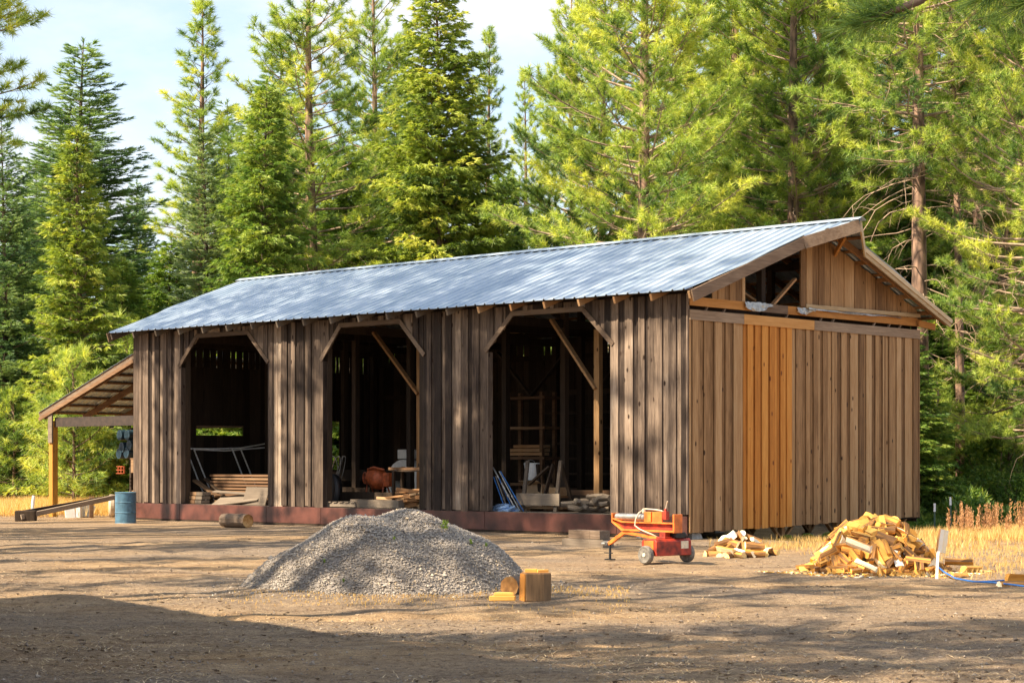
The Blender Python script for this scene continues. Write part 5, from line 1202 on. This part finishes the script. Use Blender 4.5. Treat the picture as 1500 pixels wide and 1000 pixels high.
# (kind, shaded point, distance towards the sun, how high in the tree the ray passes)
SHADE = [('pine_top', B3(-17.5, 2, 6), 14, .76), ('pine_top', B3(-13, 1.8, 6.2), 17, .74), ('pine_top', B3(-9.5, 2.2, 6.4), 19, .76), ('pine_top', B3(-5.8, .6, 6), 21, .80),
         ('pine_wisp', B3(-17.6, 0, 3.4), 12, .7), ('pine_wisp', B3(-9.2, 0, 2.2), 15, .7), ('pine_wisp', B3(-2.0, 0, 1.2), 19, .72), ('pine_wisp', B3(-.6, 0, 2.4), 24, .8), ('pine_wisp', B3(-13.8, 0, 1.0), 12, .7),
         ('pine_airy', (-8, 45, 0), 9.5, .7), ('pine_spot', (-4, 38.5, 0), 12, .7), ('pine_spot', (1.5, 37, 0), 17, .72), ('pine_spot', (-6.5, 33, 0), 9, .7), ('pine_spot', (-7, 29, 0), 8.5, .66),
         ('pine_wisp', (.2, 26.0, .5), 13, .72), ('pine_mid', (1.2, 17.6, 0), 13, .62), ('pine_mid', (-1, 14, 0), 9.5, .66), ('pine_spot', (4.2, 16.2, 0), 15, .72), ('pine_spot', (4.2, 24.5, 0), 18, .72), ('pine_mid', (-9.5, 47.5, 0), 8.5, .62), ('pine_spot', (-3, 42, 0), 14, .7), ('pine_spot', (-7.5, 38, 0), 9, .7), ('pine_spot', (-4.4, 26.8, 0), 10.5, .7), ('pine_top', (-11.9, 42, 12.5), 10, .8), ('pine_top', (1.4, 8, 3.5), 8, .8), ('pine_top', (3.0, 7, 3.8), 11, .8), ('pine_spot', (1.6, 27.6, 0), 16, .75)]
for i, (k, tp, sd, fr) in enumerate(SHADE):
    x, y = tp[0] + SD.x * sd, tp[1] + SD.y * sd; H = (tp[2] + sd * TAN) / fr
    tree('cedar_tree' if k.startswith('cedar') else 'pine_tree', k, (x, y, 0), H, i * 1.3, 'pine of the wood to the left of the yard, outside the picture' if not k.startswith('cedar') else 'broad cedar to the left of the lean-to, outside the picture', G3)

# far wood: one mass of distant conifers
def far_wood():
    rng = np.random.default_rng(77); VV = []; TT = []
    tr = MB(); rnd = random.Random(9); protos = []
    for i in range(4): 
        k = ('pine', 'fir', 'cedar', 'fir')[i]
        protos.append(tree_parts(k, 200 + i, 18, (2.8, 2.8, 2.4, 3.0)[i], (.15, .04, .05, .03)[i], density=.34, blades=.7, limb_sides=3)[2])
    for i in range(74):
        D = rnd.uniform(100, 150); px = -250 + 2000 * ((i * .618) % 1); x = (px - 750) / FPX * D
        V, T = protos[i % 4]; a = rnd.uniform(0, 6.28); s = rnd.uniform(.7, 1.08)
        if 560 < px < 900 or px < 330: s *= .62
        Rm = np.array([[math.cos(a), -math.sin(a), 0], [math.sin(a), math.cos(a), 0], [0, 0, 1]])
        VV.append((V * s * np.array([1.25, 1.25, 1])) @ Rm.T + np.array([x, D, 0])); TT.append(np.clip(T + rnd.uniform(-.1, .1), 0, 1))
        tr.tube([(x, D, -.2), (x, D, 16 * s)], [.25, .04], 5, .5, cap=False)
    o = link('far_wood', tri_mesh('far_wood', np.concatenate(VV), np.concatenate(TT), M['green_cedar_leaf'])); tag(o, 'dense wood of conifers far behind the barn', 'wood', kind='stuff')
    o = tr.build('far_trunks', M['dark_bark']); tag(o, 'bare trunks of the far conifer wood', 'trunks', kind='stuff')
far_wood()

def near_boughs():
    rng = np.random.default_rng(91); rnd = random.Random(92)
    e = empty('pine_tree', (5.6, 7.2, 0), 0, 'near pine at the right whose long-needled boughs hang into the upper right corner', 'tree')
    base = Vector((5.6, 7.2, 0)); H = 16
    tk = MB(); tk.tube([(0, 0, -.2), (.03, 0, 3), (.05, .04, 8), (.0, 0, H)], [.30, .25, .18, .03], 14, .5); tk.build('trunk', M['pine_bark'], e, smooth=True)
    lm = MB(); P = []; A = []
    def bough(pts, r):
        pts = [Vector(p) - base for p in pts]; lm.tube(pts, [r * (1 - .8 * i / (len(pts) - 1)) for i in range(len(pts))], 7, .5)
        return pts
    def tuft(p, a): P.append(p); A.append(a)
    b1 = bough([(5.55, 7.2, 4.0), (4.4, 7.5, 4.15), (3.0, 7.8, 4.0), (2.0, 8.0, 3.78), (1.66, 8.0, 3.52), (1.43, 8.0, 3.43)], .05)
    for k in range(6): tuft(b1[-1] + Vector((.03 * k, 0, .012 * k)), (-.9, .1, -.1 + .1 * k))
    b2 = bough([(5.55, 7.2, 4.3), (4.2, 7.0, 4.25), (3.0, 6.9, 3.95), (2.45, 6.8, 3.62), (2.1, 6.8, 3.42)], .045)
    for q in ((2.05, 6.8, 3.33), (1.9, 6.8, 3.4), (1.85, 6.9, 3.37), (1.68, 6.8, 3.27), (1.95, 7.0, 3.5), (1.78, 6.7, 3.22)):
        p = Vector(q) - base; lm.tube([b2[3], (b2[3] + p) / 2 + Vector((0, 0, .06)), p], [.014, .01, .007], 5, .5)
        for k in range(4): tuft(p + Vector((.04 * k, 0, .02 * k)), (-.7, .1, -.25 + .1 * k))
    for k in range(60):                                       # the rest of its crown, above the picture
        z = rnd.uniform(5.5, H - .5); az = rnd.uniform(0, 6.28); L = 3.2 * (1 - (z - 4) / (H - 3)) + .5
        d = Vector((math.cos(az), math.sin(az), .12)); pts = [Vector((0, 0, z)) + d * L * t + Vector((0, 0, -.12 * math.sin(3 * t))) for t in (0, .33, .66, 1)]
        lm.tube(pts, [.035, .025, .015, .008], 5, .5)
        for j in range(16):
            t = rnd.uniform(.35, 1); p = Vector((0, 0, z)) + d * L * t + Vector((rnd.gauss(0, .2), rnd.gauss(0, .2), rnd.gauss(0, .08))); tuft(p, tuple(d + Vector((rnd.gauss(0, .4), rnd.gauss(0, .4), .2))))
    lm.build('limb', M['limb'], e, smooth=True)
    V, T = tufts(np.array([tuple(p) for p in P]), np.array([tuple(a) for a in A], float), np.full(len(P), .22), rng, 90, .19, .0045, .1, 1.5, 0, .1, .35)
    link('crown', tri_mesh('crown', V, T, M['pine_leaf']), e)
near_boughs()

# ------------------------------------------------------------------ ground cover nobody could count
def ground_cover():
    rng = np.random.default_rng(15)
    n = 42000                                               # straw and needle litter on the yard
    D = 1 / rng.uniform(1 / 46, 1 / 13.5, n); X = rng.uniform(-.275, .275, n) * D
    patch = np.sin(X * 1.1 + .5 * np.sin(D * .7)) * np.sin(D * .9 + .4 * X) + .6 * np.sin(X * 2.7 + D * 1.9) + rng.normal(0, .45, n)
    lx, ly = to_barn(X, D); k = (patch > .15) & ~((lx < .1) & (ly > -.1)); X, D = X[k], D[k]; n = len(X)
    a = rng.uniform(0, 6.28, n); L = rng.uniform(.03, .13, n); w = rng.uniform(.0025, .006, n)
    d = np.stack([np.cos(a), np.sin(a), rng.uniform(-.02, .25, n)], 1); s = np.stack([-np.sin(a), np.cos(a), np.zeros(n)], 1) * w[:, None]
    B = np.stack([X, D, gz(X, D) + .004], 1)
    V = np.stack([B - s, B + s, B + d * L[:, None]], 1).reshape(-1, 3)
    tag(link('straw_litter', tri_mesh('straw_litter', V, np.repeat(rng.uniform(0, 1, n), 3), M['straw'])), 'dry straw and needles scattered on the dirt yard', 'straw', kind='stuff')
    n = 11000                                               # pebbles and clods
    D = 1 / rng.uniform(1 / 43, 1 / 13.5, n); X = rng.uniform(-.275, .275, n) * D
    s = rng.lognormal(np.log(.0065), .45, n); lx, ly = to_barn(X, D); k = ~((lx < .1) & (ly > -.1)); X, D, s = X[k], D[k], s[k]; n = len(X)
    C = np.stack([X, D, gz(X, D) + s * .3], 1)
    O = np.array([[1, 0, 0], [-1, 0, 0], [0, 1, 0], [0, -1, 0], [0, 0, .8], [0, 0, -.8]], float)
    pts = (O[None] * rng.uniform(.6, 1.3, (n, 6, 1)) + rng.normal(0, .2, (n, 6, 3))) * s[:, None, None] + C[:, None]
    F = np.array([[0, 2, 4], [2, 1, 4], [1, 3, 4], [3, 0, 4], [2, 0, 5], [1, 2, 5], [3, 1, 5], [0, 3, 5]])
    tag(link('pebbles', tri_mesh('pebbles', pts[:, F].reshape(-1, 3), np.repeat(rng.uniform(0, 1, n), 24), M['pebble'])), 'small stones and clods scattered over the dirt yard', 'pebbles', kind='stuff')
    n = 3000                                                # bark chips, cones and twig bits
    D = 1 / rng.uniform(1 / 42, 1 / 13.5, n); X = rng.uniform(-.275, .275, n) * D; pt_ = np.sin(X * .8 + 2) * np.sin(D * 1.1 + .5 * X) + rng.normal(0, .5, n)
    lx, ly = to_barn(X, D); k = (pt_ > .1) & ~((lx < .1) & (ly > -.1)); X, D = X[k], D[k]; n = len(X)
    a = rng.uniform(0, 6.28, n); V, T = tufts(np.stack([X, D, gz(X, D) + .008], 1), np.stack([np.cos(a), np.sin(a), np.full(n, .15)], 1), rng.uniform(0, 1, n), rng, 2, .055, .022, 0, .5, .6, 0, .3)
    tag(link('bark_litter', tri_mesh('bark_litter', V, T, M['litter'])), 'dark bark chips and twig bits scattered on the dirt yard', 'bark litter', kind='stuff')
    # dry grass at the left beyond the yard and at the right by the wood
    VV = []; TT = []
    for (n, x0, x1, d0, d1, h) in ((9000, -.29, -.185, 57, 68, .42), (5600, .20, .29, 36.5, 53, .23), (2500, .10, .22, 34, 41, .14), (2500, -.12, .0, 64, 70, .45), (1500, .19, .275, 27, 38, .10), (700, -.02, .06, 21.5, 25.5, .035), (900, -.15, .03, 22.4, 24.9, .03)):
        D = d0 + (d1 - d0) * rng.beta(1.7, 1.3, n); X = (x0 + (x1 - x0) * rng.beta(1.4, 1.1, n)) * D
        cl = np.sin(X * 1.7 + D) + np.sin(D * 1.3 - X * .8); k = cl + rng.normal(0, .6, n) > -.5
        lx, ly = to_barn(X, D); k &= ~((lx < .15) & (lx > -LEN - .1) & (ly > -.1) & (ly < WID + .1)); X, D = X[k], D[k]; m = len(X)
        P = np.stack([X, D, gz(X, D)], 1); V, T = tufts(P, np.tile([0, 0, 1.0], (m, 1)), np.clip(rng.normal(.5, .2, m), 0, 1), rng, 5, h, .012 if h > .2 else .006, .02, .55, 0, .05, .0)
        VV.append(V); TT.append(T)
    tag(link('dry_grass', tri_mesh('dry_grass', np.concatenate(VV), np.concatenate(TT), M['grass_leaf'])), 'golden dry grass along the edges of the yard', 'dry grass', kind='stuff')
    # reddish seed stalks in the grass at the right
    n = 130; D = rng.uniform(41, 46, n); X = rng.uniform(.222, .285, n) * D; P = []; T = []
    for x, d in zip(X, D):
        h = rng.uniform(.4, .75); pz = np.linspace(.25 * h, h, 26); q = np.stack([np.full(26, x), np.full(26, d), pz + gz(x, d)], 1) + rng.normal(0, .014, (26, 3)); P.append(q); T.append(np.full(26, rng.uniform(.2, .8)))
        
    P = np.concatenate(P); V, T = tufts(P, np.tile([0, 0, 1.0], (len(P), 1)), np.concatenate(T), rng, 3, .05, .02, .1, 1.0, 0, 0, .3)
    tag(link('seed_stalks', tri_mesh('seed_stalks', V, T, M['seed'])), 'reddish seed stalks standing in the dry grass at right', 'seed stalks', kind='stuff')
    # green ground cover in front of the wood
    n = 7000; D = rng.uniform(50, 66, n); X = rng.uniform(.195, .29, n) * D; hb = .25 + .5 * np.clip(np.sin(X * 1.1 + D * .6) + .6 * np.sin(X * 2.9 - D), 0, 2)
    lx, ly = to_barn(X, D); k = ~((lx < .15) & (lx > -LEN - 4.5) & (ly > -.1) & (ly < WID + .1)); X, D, hb = X[k], D[k], hb[k]; n = len(X)
    V, T = tufts(np.stack([X, D, gz(X, D) + hb * rng.uniform(0, 1, n) ** 1.5], 1), np.tile([0, 0, 1.0], (n, 1)), np.clip(rng.normal(.45, .2, n), 0, 1), rng, 6, .25, .07, .2, 1.3, 0, .1, .2)
    tag(link('undergrowth', tri_mesh('undergrowth', V, T, M['shrub_leaf'])), 'low green undergrowth at the foot of the wood', 'undergrowth', kind='stuff')
    n = 420; r = np.sqrt(rng.uniform(.7, 3.2, n)); a = rng.uniform(3.14, 6.28, n); X = 5.48 + 1.0 * r * np.cos(a); D = 29.75 + .85 * r * np.sin(a)
    V, T = tufts(np.stack([X, D, gz(X, D) + .012], 1), np.stack([np.cos(a * 7), np.sin(a * 7), np.full(n, .1)], 1), rng.uniform(.3, 1, n), rng, 2, .07, .03, .0, .3, .5, 0, .2)
    tag(link('wood_chips', tri_mesh('wood_chips', V, T, M['pile_wood'])), 'pale chips and bark bits on the dirt around the large firewood heap', 'wood chips', kind='stuff')
M['seed'] = leaf('seed_heads', [(0, (.22, .10, .05)), (1, (.46, .27, .13))], .2)
m, N, L, b = mat_new('pebble_stone'); M['pebble'] = m
at_ = node(N, 'ShaderNodeAttribute', attribute_name='tint'); r = ramp(N, [(0, (.16, .125, .095)), (1, (.33, .275, .22))]); L.new(at_.outputs['Fac'], r.inputs[0]); L.new(r.outputs[0], b.inputs['Base Color']); b.inputs['Roughness'].default_value = .9
M['litter'] = leaf('bark_litter', [(0, (.09, .06, .04)), (.6, (.19, .13, .085)), (1, (.34, .25, .16))], .02)
ground_cover()
